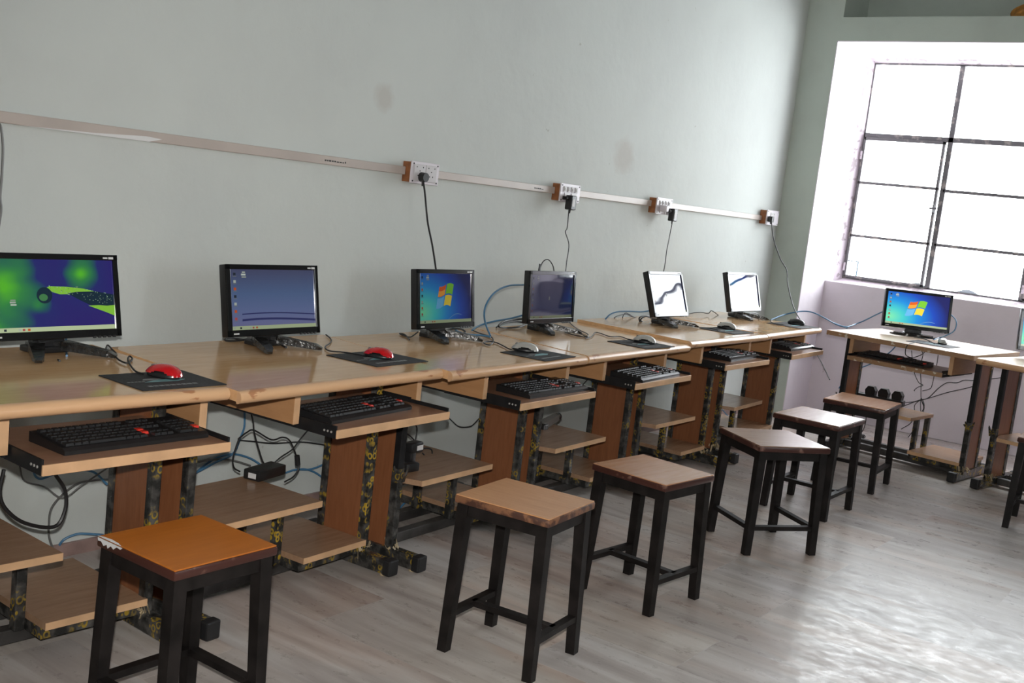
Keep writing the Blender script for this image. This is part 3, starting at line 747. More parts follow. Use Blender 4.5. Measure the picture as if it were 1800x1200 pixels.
# ------------------------------------------------------------------ keyboards
def make_keyboard(red=True):
    t = thing('keyboard', '', 'keyboard', group='keyboards on the trays')
    L, Dp = .445, .165
    b = MB(); b.prism([(-Dp/2, 0), (Dp/2, 0), (Dp/2, .026), (-Dp/2+.012, .017), (-Dp/2, .010)], -L/2, L/2, axis='x')
    b.build('case', M['black'], t)
    k = [MB(), MB(), MB(), MB()]; rk = []
    sl = (.026-.017)/(Dp-.012)
    def key(x0, x1, y0, y1, mb):
        zc = .017+sl*((y0+y1)/2+Dp/2-.012)
        vs = [(x0, y0, zc), (x1, y0, zc), (x1, y1, zc), (x0, y1, zc)]; q = .002
        vs += [(x0+q, y0+q, zc+.0065), (x1-q, y0+q, zc+.0065), (x1-q, y1-q, zc+.0065), (x0+q, y1-q, zc+.0065)]
        mb.add(vs, [[0, 1, 5, 4], [1, 2, 6, 5], [2, 3, 7, 6], [3, 0, 4, 7], [4, 5, 6, 7]])
    xs0 = -L/2+.012
    for r in range(6):
        y0 = -Dp/2+.016+r*.0225+(.006 if r == 5 else 0)
        if r == 0:
            spans = [(0, .024), (.026, .045), (.047, .066), (.068, .176), (.178, .197), (.199, .218), (.220, .243), (.265, .284), (.286, .305), (.307, .326), (.348, .388), (.390, .409)]
        else:
            spans = [(.0202*c, .0202*c+.0185) for c in range(13 if r < 5 else 12)]
            if r < 5: spans[-1] = (spans[-1][0]-.001, .262)
            if r != 2: spans += [(.265+.021*c, .284+.021*c) for c in range(3)]
            if r < 5: spans += [(.348+.021*c, .367+.021*c) for c in range(4)]
        for (a, bb) in spans:
            isred = red and ((r in (1, 2) and abs(bb-.262) < .002) or (r in (0, 1) and a > .40))
            key(xs0+a, xs0+bb, y0, y0+.020, _red(rk) if isred else k[0 if a < .2635 else ((3 if r < 2 else 1) if a < .34 else 2)])
    for mb_, nm_ in zip(k, ('main_keys', 'navigation_keys', 'number_keys', 'arrow_keys')): mb_.build(nm_, M['key'], t)
    if red and rk: rk[0].build('red_keys', M['red_key'], t)
    return t
def _red(l):
    if not l: l.append(MB())
    return l[0]
kb0 = make_keyboard(True)
KB = [
 ('black keyboard with red keys on the leftmost desk tray, behind the orange stool', -5.915, -.80, .652, R(-.5)),
 ('black keyboard with red keys on the tray under the dusky blue monitor', -5.07, -.80, .643, R(6.5)),
 ('black keyboard with red keys on the third tray from the left', -4.04, -.83, .641, R(1.0)),
 ('black keyboard with glinting keys on the fourth tray from the left', -3.19, -.815, .650, R(5)),
 ('black keyboard with glinting keys on the fifth tray from the left', -2.06, -.715, .661, R(3)),
 ('black keyboard on the last tray of the wall row, nearest the pillar', -1.09, -.66, .663, R(2)),
 ('black keyboard on the tray of the corner window desk', -.80, -1.22, .662, E1A+R(1)),
]
TRAYZ = [.757, .752, .750, .752, .767, .769, .768]
for i, (lab, x, y, z, a) in enumerate(KB):
    o = kb0 if i == 0 else copy_tree(kb0)
    o.location = (x, y, TRAYZ[i]-.1345); o.scale = (.94, .98, 1); o.rotation_euler.z = a; o['label'] = lab

# ------------------------------------------------------------------ mouse pads and mice
def make_pad():
    t = thing('mouse_pad', '', 'mouse pad', group='printed mouse pads')
    MB().box(-.13, .13, -.105, .105, 0, .003, bev=.0008).build('cloth_sheet', M['cloth'], t)
    q = MB()
    rnd = random.Random(5)
    for k in range(9): q.box(-.09+.017*k, -.077+.017*k, -.075+.002*rnd.random(), -.062, .003, .0034)
    q.build('faded_print', M['dim_mark'], t)
    q = MB()
    for k in range(5): q.box(-.115+.011*k, -.107+.011*k, -.012, -.006, .003, .0034)
    q.build('small_print', M['dim_mark'], t)
    p = MB(); p.prism([(-.07, -.02), (.03, -.026), (.06, -.012), (.04, .004), (-.02, .002)], .003, .0034, axis='z'); p.build('teal_print', M['teal_mark'], t)
    p = MB(); p.prism([(-.06, .006), (-.03, .0), (.0, .008), (-.02, .022), (-.05, .02)], .003, .0034, axis='z'); p.build('grey_print', M['dim_mark'], t)
    return t
pad0 = make_pad()
PADS = [
 ('black printed mouse pad under the red mouse on the leftmost desk', -5.764, -.748, .757, R(-2), 1.0),
 ('black printed mouse pad under the red mouse on the second desk', -4.82, -.652, .752, R(4), 1.08),
 ('black printed mouse pad under the silver mouse on the third desk', -4.03, -.78, .750, R(6), .98),
 ('black printed mouse pad under the silver mouse on the fourth desk', -3.15, -.748, .752, R(-2), 1.0),
 ('black printed mouse pad under the silver mouse on the fifth desk', -2.04, -.655, .767, R(1), 1.0),
 ('black mouse pad under the black mouse at the pillar end of the row', -1.06, -.645, .769, R(-2), 1.1),
 ('dark mouse pad under the mouse on the corner window desk', -.725, -1.41, .768, E1A+R(3), 1.0),
]
for i, (lab, x, y, z, a, s) in enumerate(PADS):
    o = pad0 if i == 0 else copy_tree(pad0)
    o.location = (x, y, z); o.rotation_euler.z = a; o.scale = (s, s, 1); o['label'] = lab

def make_mouse(shell, name_mat):
    t = thing('computer_mouse', '', 'mouse', group='computer mice on the pads')
    def blob(z0, top, wid, L, dark):
        bm = bmesh.new(); bmesh.ops.create_uvsphere(bm, u_segments=24, v_segments=14, radius=1)
        for v in bm.verts:
            x, y, z = v.co
            sx = wid*(1-.12*math.exp(-((y-.1)/.35)**2)*0)*(1-.10*max(0, y)**2)
            hump = 1-.28*max(0, y+.1)**1.3
            v.co = Vector((x*sx, y*L, max(z, -.05)*top*hump if z > 0 else max(z, -.35)*.012))
        return bm
    b = MB(); bm = blob(0, .020, .0285, .0525, True)
    for v in bm.verts: v.co.z += .005
    b.bm(bm); b.build('underbody', M['black'], t, True)
    s = MB(); bm = bmesh.new(); bmesh.ops.create_uvsphere(bm, u_segments=40, v_segments=26, radius=1)
    for v in bm.verts:
        x, y, z = v.co
        e = lambda q: math.copysign(abs(q)**.8, q)
        v.co = Vector((e(x)*.0305*(1-.10*max(0, y)**2), e(y)*.056, max(z, 0)*.034*(1-.22*max(0, y+.1)**1.3)+.004))
    kill = []
    for f in bm.faces:
        c_ = f.calc_center_median()
        line = .0085+.0125*math.exp(-((c_.y+.004)/.028)**2)
        if c_.z < line: kill.append(f)
    bmesh.ops.delete(bm, geom=kill, context='FACES')
    s.bm(bm); sh = s.build('shell', shell, t, True)
    MB().cyl((-.004, .034, .0255), (.004, .034, .0255), .007, n=14).build('scroll_wheel', M['grey_plastic'], t)
    MB().bar((0, .008, .0352), (0, .026, .0312), .0012, .004).build('button_gap', M['black'], t)
    return t
mA = make_mouse(M['red_gloss'], 'red'); mB = make_mouse(M['silver'], 'silver'); mC = make_mouse(M['black'], 'black')
usedm = set()
MICE = [
 (mA, 'glossy red mouse on the leftmost desk, left of the chipped desk edge', -5.742, -.718, .760, R(18)),
 (mA, 'glossy red mouse on the second desk, right of the dusky blue monitor', -4.815, -.648, .755, R(18)),
 (mB, 'silver-topped mouse on the third desk, below the navy screen', -4.035, -.715, .753, R(25)),
 (mB, 'silver-topped mouse on the fourth desk, left of the first glare-white monitor', -3.10, -.735, .755, R(20)),
 (mB, 'silver-topped mouse on the fifth desk, between the two glare-white monitors', -1.955, -.612, .770, R(15)),
 (mC, 'black mouse on the last desk of the wall row', -.99, -.635, .772, R(15)),
 (mB, 'pale-topped mouse on the corner window desk, in front of its monitor', -.625, -1.437, .771, E1A+R(25)),
]
for (src, lab, x, y, z, a) in MICE:
    if src.name in usedm: o = copy_tree(src)
    else: o = src; usedm.add(src.name)
    o.location = (x, y, z); o.rotation_euler.z = a; o['label'] = lab

# ------------------------------------------------------------------ stools
def make_stool(label, x, y, rz, sx, sy, seat_m, edge_m, box=False, H=.468, spread=.012, lift=0):
    t = thing('wooden_stool', label, 'stool', (x, y, 0), rz, 'square wooden stools on black legs')
    s = MB().box(-sx/2, sx/2, -sy/2, sy/2, H-.026, H-.003, bev=.005)
    so = s.build('seat', edge_m, t, True)
    MB().box(-sx/2+.003, sx/2-.003, -sy/2+.003, sy/2-.003, H-.004, H, bev=.0012).build('seat_veneer', seat_m, so)
    ix, iy = sx/2-.026, sy/2-.026
    a = MB()
    for (p0, p1, q0, q1) in ((-ix, ix, -iy-.013, -iy+.009), (-ix, ix, iy-.009, iy+.013), (-ix-.013, -ix+.009, -iy, iy), (ix-.009, ix+.013, -iy, iy)):
        a.box(p0, p1, q0, q1, H-.062, H-.026, bev=.001)
    a.build('apron', M['stool_black'], t)
    def legp(i, j, z):
        k = (H-.026-z)/(H-.026)
        return Vector((i*(ix+spread*k), j*(iy+spread*k), z))
    for i in (-1, 1):
        for j in (-1, 1):
            MB().bar(legp(i, j, 0.0), legp(i, j, H-.026), .030, .030, .036, .036).build('leg', M['stool_black'], t)
    zr = .115
    def rail(p, q): MB().bar(p, q, .026, .018, up=(0, 0, 1)).build('stretcher', M['stool_black'], t)
    if box:
        for (i, j), (k, l) in (((-1, -1), (1, -1)), ((1, -1), (1, 1)), ((1, 1), (-1, 1)), ((-1, 1), (-1, -1))):
            if box != 4 and ((i, j), (k, l)) == box: continue
            rail(legp(i, j, zr), legp(k, l, zr))
    else:
        rail(legp(-1, -1, zr), legp(1, -1, zr)); rail(legp(-1, 1, zr), legp(1, 1, zr))
        rail((0, -iy-spread*.7, zr), (0, iy+spread*.7, zr))
    return t
ST1 = wood('orange_seat_veneer', (0.44, 0.130, 0.016), (0.52, 0.165, 0.024), rough=0.3, axis=0, scale=6, stretch=8)
ST2 = wood('pale_grained_seat_veneer', (0.56, 0.265, 0.115), (0.66, 0.36, 0.18), rough=0.3, axis=1, scale=7, stretch=10)
ST3 = wood('tan_seat_veneer', (0.46, 0.22, 0.11), (0.56, 0.30, 0.17), rough=0.22, axis=0, scale=6, stretch=8)
ST4 = wood('faded_seat_veneer', (0.30, 0.17, 0.11), (0.40, 0.25, 0.17), rough=0.27, spec=0.9, axis=0, scale=6, stretch=8)
ED1 = worn('dark_red_brown_stool_edge', (0.055, 0.018, 0.013), (0.22, 0.12, 0.09), rough=0.35, scale=16, lo=.60, hi=.68)
ED2 = worn('ragged_stool_edge', (0.22, 0.10, 0.05), (0.07, 0.03, 0.02), rough=0.5, scale=30, lo=.45, hi=.55)
s1 = make_stool('orange-topped stool with black legs, nearest and partly below the frame', -5.975, -1.175, R(.5), .298, .290, ST1, ED1, box=((1, -1), (-1, -1)) if False else 4)
# chipped white corner on the orange stool
q = MB(); q.prism([(.140, .4655), (.045, .4655), (.052, .460), (.066, .462), (.078, .453), (.088, .458), (.100, .449), (.104, .457), (.116, .451), (.126, .459), (.138, .458)], -.1500, -.1485, axis='x')
q.prism([(-.149, .142), (-.149, .050), (-.142, .070), (-.139, .10), (-.143, .128)], .4682, .4688, axis='z')
q.build('chipped_edge', M['white_tag'], s1)
make_stool('pale tan stool with grained seat and ragged brown edge', -4.968, -1.437, R(6), .293, .318, ST2, ED2, H=.482, spread=.014)
make_stool('tan stool with smooth red-brown edge, behind the grained stool', -4.185, -1.437, R(-5), .315, .315, ST3, ED1, H=.463, spread=.014)
make_stool('stool turned cornerwise with its seat like a diamond', -3.166, -1.460, R(-35), .345, .335, ST4, ED1, box=((1, 1), (-1, 1)))
make_stool('stool with a shining seat between the cornerwise stool and the farthest one', -2.37, -1.362, R(0), .375, .335, ST4, ED1)
make_stool('farthest stool, in front of the corner window desk', -1.575, -1.310, R(4), .37, .34, ST3, ED1)
make_stool('stool cut off by the right edge of the view, before the right window desk', -1.555, -2.300, R(4), .345, .33, ST4, ED1)

# ------------------------------------------------------------------ socket boxes, trunking and what is plugged in
SOCK = [(-4.085, -3.905, 1.416, .094, 'leftmost socket box on the wall with a round black plug'),
        (-2.945, -2.762, 1.413, .094, 'second socket box along the wall, four switches over a hanging adapter'),
        (-1.932, -1.744, 1.409, .096, 'third socket box along the wall, white plug beside a hanging adapter'),
        (-.342, -.138, 1.428, .104, 'socket box nearest the pillar with a black plug')]
for i, (x0, x1, z, h, lab) in enumerate(SOCK):
    t = thing('socket_box', lab, 'socket', ((x0+x1)/2, 0, z), 0, 'socket boxes on the wall')
    wd = x1-x0; hh = h/2
    MB().box(-wd/2+.008, wd/2-.008, -.05, 0, -hh+.004, hh-.004, bev=.002).build('back_box', M['brown_box'], t)
    MB().box(-wd/2, wd/2, -.058, -.050, -hh, hh, bev=.002).build('face_plate', M['plate'], t)
    sm = MB()
    for a in (-1, 1):
        for b in (-1, 1): sm.cyl((a*(wd/2-.012), -.0595, b*(hh-.010)), (a*(wd/2-.012), -.058, b*(hh-.010)), .0035, n=10)
    sm.build('screw', M['steel'], t)
    if i in (0, 3):
        n = 2 if i == 0 else 1
        for k in range(n):
            cx = -wd*.22+k*wd*.42 if n == 2 else -.01
            p = MB().box(cx-.036, cx+.036, -.062, -.058, -.036, .036, bev=.002).build('socket_insert', M['socket'], t)
            hm = MB()
            for a, b in ((-.010, -.012), (.010, -.012), (0, .008), (-.02, .024), (.02, .024)): hm.cyl((cx+a, -.0625, b), (cx+a, -.0615, b), .003, n=10)
            hm.build('socket_hole', M['ink'], p)
    else:
        for k in range(4):
            cx = -.055+.035*k
            s = MB().box(cx-.012, cx+.012, -.063, -.058, .004, .032, bev=.002).build('switch', M['socket'], t)
            MB().box(cx-.005, cx+.005, -.066, -.062, .010, .026, bev=.001).build('rocker', M['white_tag'], s)
        for k in range(2):
            cx = -.03+.062*k
            p = MB().box(cx-.026, cx+.026, -.062, -.058, -.040, .000, bev=.002).build('socket_insert', M['socket'], t)
    if i == 0:
        pass
segs = [(RX0+.5, SOCK[0][0]+.008, 'cream cable trunking on the wall from the left edge to the first socket box'),
        (SOCK[0][1]-.008, SOCK[1][0]+.008, 'cream cable trunking between the first and second socket boxes'),
        (SOCK[1][1]-.008, SOCK[2][0]+.008, 'cream cable trunking between the second and third socket boxes'),
        (SOCK[2][1]-.008, SOCK[3][0]+.008, 'cream cable trunking between the third and last socket boxes')]
for i, (a, b, lab) in enumerate(segs):
    t = MB().box(a, b, -.018, 0, 1.401, 1.436, bev=.003).build('cable_trunking', M['conduit'])
    tag(t, lab, 'trunking', 'cable trunking along the wall')
    k = MB(); x = {0: -4.55, 1: -3.12}.get(i)
    if x:
        rnd = random.Random(i)
        for j in range(9 if i == 0 else 7):
            ww = rnd.choice((.006, .009, .012)); k.box(x, x+ww, -.0186, -.018, 1.414, 1.414+rnd.choice((.004, .006, .007))); x += ww+.004
        k.build('printed_mark', M['ink'], t)
    if i == 0:      # scraped pale patch on the lower edge
        p = MB(); p.prism([(-5.80, 1.4008), (-5.35, 1.4008), (-5.30, 1.414), (-5.36, 1.418), (-5.55, 1.407)], -.0186, -.018, axis='y'); p.build('scraped_patch', M['white_tag'], t)

# power adapters hanging from the second and third boxes
for (x, z, lab) in ((-2.880, 1.369, 'black adapter hanging from the second socket box'), (-1.772, 1.368, 'black adapter jutting from the third socket box')):
    t = thing('power_adapter', lab, 'adapter', (x, -.085, z), 0, 'adapters plugged into the wall')
    MB().box(-.026, .018, -.022, .018, -.040, .034, bev=.005).build('body', M['black'], t)
    MB().box(.018, .024, -.020, .016, -.038, .032, bev=.002).build('side_cover', M['grey_plastic'], t)
    MB().box(-.016, .004, -.0226, -.022, -.022, .016).build('label_plate', M['white_tag'], t)
    MB().box(-.050, -.020, -.008, .012, .012, .024, bev=.003).box(-.050, -.036, -.004, .022, .008, .026, bev=.002).build('prong_block', M['black'], t)
    MB().cyl((-.004, -.003, -.040), (-.004, -.003, -.058), .005, .003).build('strain_relief', M['black'], t)
t = thing('mains_plug', 'white plug pushed into the third socket box', 'plug', (-1.885, -.062, 1.397), 0)
MB().box(-.018, .018, -.045, 0, -.02, .018, bev=.006).build('body', M['plate'], t, True)
MB().cyl((0, -.03, -.02), (0, -.03, -.034), .006, .004).build('strain_relief', M['plate'], t)

# ------------------------------------------------------------------ small things on the shelves
t = thing('power_brick', 'black adapter box with a white label on the second desk upper shelf', 'adapter', (-5.085, -.425, .3125), R(12), None)
MB().box(-.075, .075, -.034, .034, 0, .036, bev=.005).build('body', M['black'], t, True)
MB().box(-.0756, -.075, -.02, .012, .008, .026).build('label_plate', M['white_tag'], t)
t = thing('power_adapter', 'black plug-top adapter with white label standing on the third desk shelf', 'adapter', (-4.475, -.565, .313), R(5))
MB().box(-.045, .03, -.022, .022, .045, .085, bev=.006).box(-.045, -.01, -.02, .02, 0, .048, bev=.005).build('body', M['black'], t, True)
MB().box(-.012, .026, -.0228, -.022, .055, .074).build('label_plate', M['white_tag'], t)
t = thing('power_adapter', 'small black adapter lying at the front corner of the third desk shelf', 'adapter', (-4.575, -.635, .313), R(-5))
MB().box(-.034, .034, -.022, .022, 0, .034, bev=.007).build('body', M['black'], t, True)
t = thing('handset', 'dark grey wedge-shaped handset lying on the fourth desk upper shelf', 'handset', (-3.355, -.425, .3075), R(8))
b_ = MB(); b_.bar((-.085, 0, .017), (.085, 0, .040), .040, .034, .030, .030, up=(0, 0, 1)); b_.build('body', M['grey_plastic'], t)
MB().cyl((.080, 0, .038), (.10, 0, .042), .0185, .017, n=18).build('end_cap', M['black'], t)
MB().box(-.10, -.06, -.03, .03, 0, .03, bev=.006).build('base_block', M['black'], t)
# power strip with three plug-top adapters on the corner window desk
t = thing('power_strip', 'black power strip lying on the corner window desk upper shelf', 'power strip', (-.45, -1.03, .313), E1A+R(5))
MB().box(-.19, .19, -.03, .03, 0, .04, bev=.005).build('body', M['black'], t)
MB().box(-.178, -.160, -.012, .012, .04, .046, bev=.002).build('switch', M['red_key'], t)
ca, sa = math.cos(E1A+R(5)), math.sin(E1A+R(5))
for k, dx in enumerate((-.03, .055, .145)):
    a = thing('power_adapter', ['left', 'middle', 'right'][k] + ' one of three black adapters in the power strip', 'adapter', (-.45+ca*dx, -1.03+sa*dx, .3535), E1A+R(5), 'adapters in the power strip')
    MB().prism([(-.03, 0), (.03, 0), (.034, .03), (.018, .055), (-.018, .055), (-.034, .03)], -.025, .025, axis='y').build('body', M['black'], a)

# ------------------------------------------------------------------ cables
CABLES = [
  ('power_cable', 'black mains cable dropping from the round plug on the leftmost socket box', 'black', 0.0042, [[-4.022,-0.075,1.383],[-4.019,-0.089,1.331],[-3.998,-0.103,1.211],[-3.969,-0.117,1.115],[-3.946,-0.132,1.013],[-3.921,-0.146,0.895],[-3.902,-0.16,0.77]]),
  ('adapter_cable', 'thin black cable hanging kinked from the adapter in the second socket box', 'black', 0.0026, [[-2.889,-0.085,1.328],[-2.914,-0.104,1.238],[-2.954,-0.123,1.215],[-2.938,-0.143,1.154],[-2.969,-0.162,1.068],[-2.996,-0.181,1.012],[-3.021,-0.2,0.9]]),
  ('adapter_cable', 'thin black cable curving down from the adapter in the third socket box', 'black', 0.0026, [[-1.766,-0.085,1.327],[-1.841,-0.118,1.222],[-1.912,-0.151,1.157],[-1.974,-0.184,1.06],[-2.063,-0.217,0.964],[-2.131,-0.25,0.871]]),
  ('power_cable', 'long black cable running from the corner socket box across the pillar to the last desk', 'black', 0.004, [[-0.319,-0.085,1.406],[-0.34,-0.13,1.282],[-0.337,-0.2,1.15],[-0.368,-0.27,1.079],[-0.459,-0.33,0.987],[-0.602,-0.45,0.85],[-0.91,-0.647,0.777]]),
  ('wall_cable', 'grey cable hanging down the wall at the left edge of the view', 'grey', 0.004, [[-5.863,-0.012,1.4],[-5.854,-0.012,1.386],[-5.845,-0.012,1.328],[-5.844,-0.012,1.244],[-5.846,-0.012,1.184],[-5.841,-0.012,1.15],[-5.843,-0.012,1.116],[-5.85,-0.012,1.056]]),
  ('usb_cable', 'short black lead looping up above the navy-screened monitor', 'black', 0.0026, [[-3.308,-0.25,0.908],[-3.329,-0.25,1.012],[-3.312,-0.25,1.066],[-3.272,-0.25,1.084],[-3.23,-0.25,1.065],[-3.202,-0.25,1.024],[-3.177,-0.25,0.907]]),
  ('network_cable', 'blue network cable arching off the desk left of the navy-screened monitor', 'blue', 0.0042, [[-3.397,-0.28,0.974],[-3.464,-0.28,0.966],[-3.624,-0.3,0.963],[-3.743,-0.32,0.94],[-3.81,-0.33,0.896],[-3.825,-0.33,0.846],[-3.791,-0.32,0.793],[-3.849,-0.395,0.757]]),
  ('network_cable', 'blue network cable lying along the desk behind the third monitor', 'blue', 0.0042, [[-3.827,-0.158,0.758],[-3.927,-0.281,0.758],[-3.942,-0.353,0.758],[-3.894,-0.377,0.758],[-3.886,-0.424,0.758]]),
  ('network_cable', 'blue network cable rising from the desk into the back of the navy-screened monitor', 'blue', 0.0042, [[-3.797,-0.252,0.757],[-3.658,-0.19,0.766],[-3.567,-0.2,0.784],[-3.458,-0.2,0.793],[-3.365,-0.22,0.813]]),
  ('coiled_cable', 'bundle of coiled black cable lying left of the navy-screened monitor', 'black', 0.004, [[-3.565,-0.212,0.757],[-3.448,-0.163,0.765],[-3.313,-0.131,0.765],[-3.258,-0.161,0.76],[-3.414,-0.239,0.76],[-3.521,-0.236,0.757],[-3.607,-0.253,0.77],[-3.432,-0.159,0.775],[-3.316,-0.155,0.78],[-3.315,-0.201,0.79]]),
  ('monitor_cable', 'loose black cable tail on the desk right of the navy-screened monitor', 'black', 0.0025, [[-2.899,-0.178,0.757],[-3.082,-0.346,0.757],[-3.194,-0.478,0.757],[-3.283,-0.526,0.757],[-3.163,-0.366,0.757],[-3.269,-0.397,0.757],[-3.321,-0.502,0.757],[-3.295,-0.556,0.757]]),
  ('network_cable', 'blue network cable arching off the desk left of the first glare-white monitor', 'blue', 0.004, [[-2.543,-0.171,0.763],[-2.495,-0.17,0.79],[-2.42,-0.17,0.805],[-2.314,-0.18,0.808],[-2.202,-0.2,0.806],[-2.129,-0.22,0.817]]),
  ('monitor_cable', 'tangled black lead beside the blue arch left of the first glare-white monitor', 'black', 0.0026, [[-2.434,-0.16,0.756],[-2.409,-0.16,0.777],[-2.307,-0.16,0.788],[-2.24,-0.16,0.774],[-2.159,-0.16,0.76],[-2.235,-0.16,0.755],[-2.332,-0.16,0.763],[-2.308,-0.16,0.795],[-2.207,-0.16,0.77],[-2.071,-0.16,0.751]]),
  ('coiled_cable', 'coiled black cable standing at the foot of the first glare-white monitor', 'black', 0.004, [[-2.367,-0.29,0.765],[-2.38,-0.29,0.791],[-2.319,-0.29,0.799],[-2.239,-0.29,0.788],[-2.233,-0.29,0.762],[-2.309,-0.29,0.761],[-2.364,-0.29,0.778],[-2.312,-0.29,0.796],[-2.225,-0.29,0.781]]),
  ('monitor_cable', 'thin black lead lying on the desk between the two glare-white monitors', 'black', 0.0026, [[-1.658,-0.2,0.769],[-1.603,-0.2,0.786],[-1.459,-0.2,0.791],[-1.354,-0.2,0.782],[-1.319,-0.2,0.799],[-1.249,-0.2,0.783],[-1.157,-0.2,0.752]]),
  ('coiled_cable', 'coiled black cable at the foot of the second glare-white monitor', 'black', 0.0036, [[-1.094,-0.36,0.761],[-1.096,-0.36,0.795],[-1.021,-0.36,0.804],[-0.943,-0.36,0.788],[-0.942,-0.36,0.758],[-1.038,-0.36,0.753],[-1.105,-0.36,0.769]]),
  ('network_cable', 'blue network cable bridging from the last row desk to the window desk', 'blue', 0.0045, [[-0.959,-0.452,0.773],[-0.505,-0.34,0.777],[-0.461,-0.4,0.805],[-0.387,-0.45,0.82],[-0.389,-0.52,0.818],[-0.456,-0.62,0.8],[-0.419,-0.69,0.768],[-0.563,-0.815,0.769]]),
  ('network_cable', 'blue network cable lying on the window desk left of its monitor', 'blue', 0.0042, [[-0.321,-0.639,0.769],[-0.463,-0.738,0.769],[-0.465,-0.785,0.769],[-0.3,-0.783,0.784],[-0.3,-0.837,0.816],[-0.28,-0.893,0.859],[-0.27,-0.941,0.893]]),
  ('network_cable', 'blue network cable bowing out right of the window desk monitor', 'blue', 0.004, [[-0.25,-1.367,0.935],[-0.25,-1.4,0.907],[-0.25,-1.409,0.871],[-0.25,-1.398,0.832],[-0.25,-1.36,0.8],[-0.25,-1.314,0.774],[-0.393,-1.321,0.769]]),
  ('mouse_cable', 'black curling cable of the red mouse on the leftmost desk', 'black', 0.0026, [[-5.654,-0.308,0.763],[-5.61,-0.252,0.763],[-5.642,-0.325,0.763],[-5.665,-0.377,0.763],[-5.696,-0.424,0.763],[-5.723,-0.484,0.763],[-5.726,-0.526,0.763],[-5.677,-0.477,0.763],[-5.655,-0.433,0.763],[-5.685,-0.468,0.763],[-5.726,-0.536,0.763],[-5.775,-0.636,0.763],[-5.778,-0.678,0.763]]),
  ('mouse_cable', 'black hooked cable of the red mouse on the second desk', 'black', 0.0026, [[-4.643,-0.208,0.757],[-4.705,-0.3,0.757],[-4.779,-0.371,0.757],[-4.845,-0.417,0.757],[-4.889,-0.465,0.757],[-4.905,-0.507,0.757],[-4.872,-0.539,0.757],[-4.855,-0.577,0.757],[-4.849,-0.613,0.757]]),
  ('mouse_cable', 'black looping cable of the silver mouse on the third desk', 'black', 0.0026, [[-3.784,-0.242,0.755],[-3.83,-0.324,0.755],[-3.859,-0.406,0.755],[-3.949,-0.489,0.755],[-4.061,-0.561,0.755],[-4.072,-0.543,0.755],[-4.031,-0.504,0.755],[-3.975,-0.51,0.755],[-4.006,-0.574,0.755],[-4.067,-0.661,0.755],[-4.043,-0.667,0.755]]),
  ('mouse_cable', 'thin dark cable of the silver mouse on the fourth desk', 'black', 0.0024, [[-3.363,-0.573,0.757],[-3.251,-0.537,0.757],[-3.086,-0.453,0.757],[-3.083,-0.487,0.757],[-3.126,-0.562,0.757],[-3.056,-0.576,0.757],[-3.094,-0.639,0.757],[-3.091,-0.68,0.757]]),
  ('mouse_cable', 'thin dark cable of the silver mouse on the fifth desk', 'black', 0.0024, [[-2.214,-0.401,0.773],[-2.118,-0.385,0.773],[-2.131,-0.463,0.773],[-2.159,-0.548,0.773],[-2.104,-0.582,0.773],[-2.142,-0.648,0.773]]),
  ('mouse_cable', 'thin dark cable of the black mouse on the last desk of the row', 'black', 0.0024, [[-0.9,-0.372,0.776],[-1.031,-0.473,0.776],[-1.178,-0.554,0.776],[-1.196,-0.619,0.776],[-1.134,-0.639,0.776]]),
  ('monitor_cable', 'black lead dropping from the back of the leftmost monitor to the desk', 'black', 0.003, [[-5.87,-0.3,0.799],[-5.859,-0.3,0.784],[-5.843,-0.3,0.763],[-5.821,-0.3,0.745],[-5.877,-0.43,0.76]]),
  ('network_cable', 'short blue cable standing behind the leftmost monitor', 'blue', 0.0035, [[-5.743,-0.24,0.795],[-5.744,-0.24,0.778],[-5.742,-0.24,0.753],[-5.816,-0.365,0.76]]),
  ('coiled_cable', 'flat black coil of cable beside the foot of the dusky blue monitor', 'black', 0.0035, [[-5.039,-0.263,0.775],[-5.073,-0.25,0.76],[-5.119,-0.246,0.757],[-5.14,-0.23,0.757],[-5.124,-0.222,0.763],[-5.073,-0.221,0.757],[-5.062,-0.283,0.757],[-5.055,-0.32,0.757]]),
  ('monitor_cable', 'thick black video lead hanging behind the dusky blue monitor', 'black', 0.0045, [[-5.003,-0.3,0.784],[-4.993,-0.3,0.763],[-4.985,-0.31,0.753],[-4.978,-0.33,0.75],[-5.014,-0.399,0.757]]),
  ('power_cable', 'black lead slanting down behind the dusky blue monitor', 'black', 0.0032, [[-4.948,-0.28,0.779],[-4.927,-0.28,0.762],[-4.916,-0.29,0.744]]),
  ('coiled_cable', 'knot of black cable behind the foot of the third monitor', 'black', 0.0036, [[-4.114,-0.305,0.775],[-4.079,-0.309,0.76],[-4.072,-0.35,0.757],[-3.998,-0.336,0.757],[-3.933,-0.322,0.765],[-3.951,-0.304,0.775],[-3.961,-0.256,0.765],[-4.023,-0.272,0.757],[-4.094,-0.375,0.757]]),
  ('monitor_cable', 'black lead trailing left from the third monitor over the desk', 'black', 0.0026, [[-4.244,-0.325,0.775],[-4.284,-0.323,0.755],[-4.287,-0.295,0.755],[-4.264,-0.243,0.755],[-4.261,-0.272,0.755],[-4.352,-0.378,0.755]]),
  ('monitor_cable', 'black lead hanging behind the window desk monitor', 'black', 0.003, [[-0.3,-1.154,0.79],[-0.3,-1.19,0.77],[-0.31,-1.238,0.763],[-0.597,-1.353,0.771]]),
  ('mouse_cable', 'dark cable trailing from the pale mouse on the window desk', 'black', 0.0024, [[-0.725,-1.418,0.773],[-0.55,-1.332,0.773],[-0.475,-1.262,0.773],[-0.473,-1.218,0.773]]),
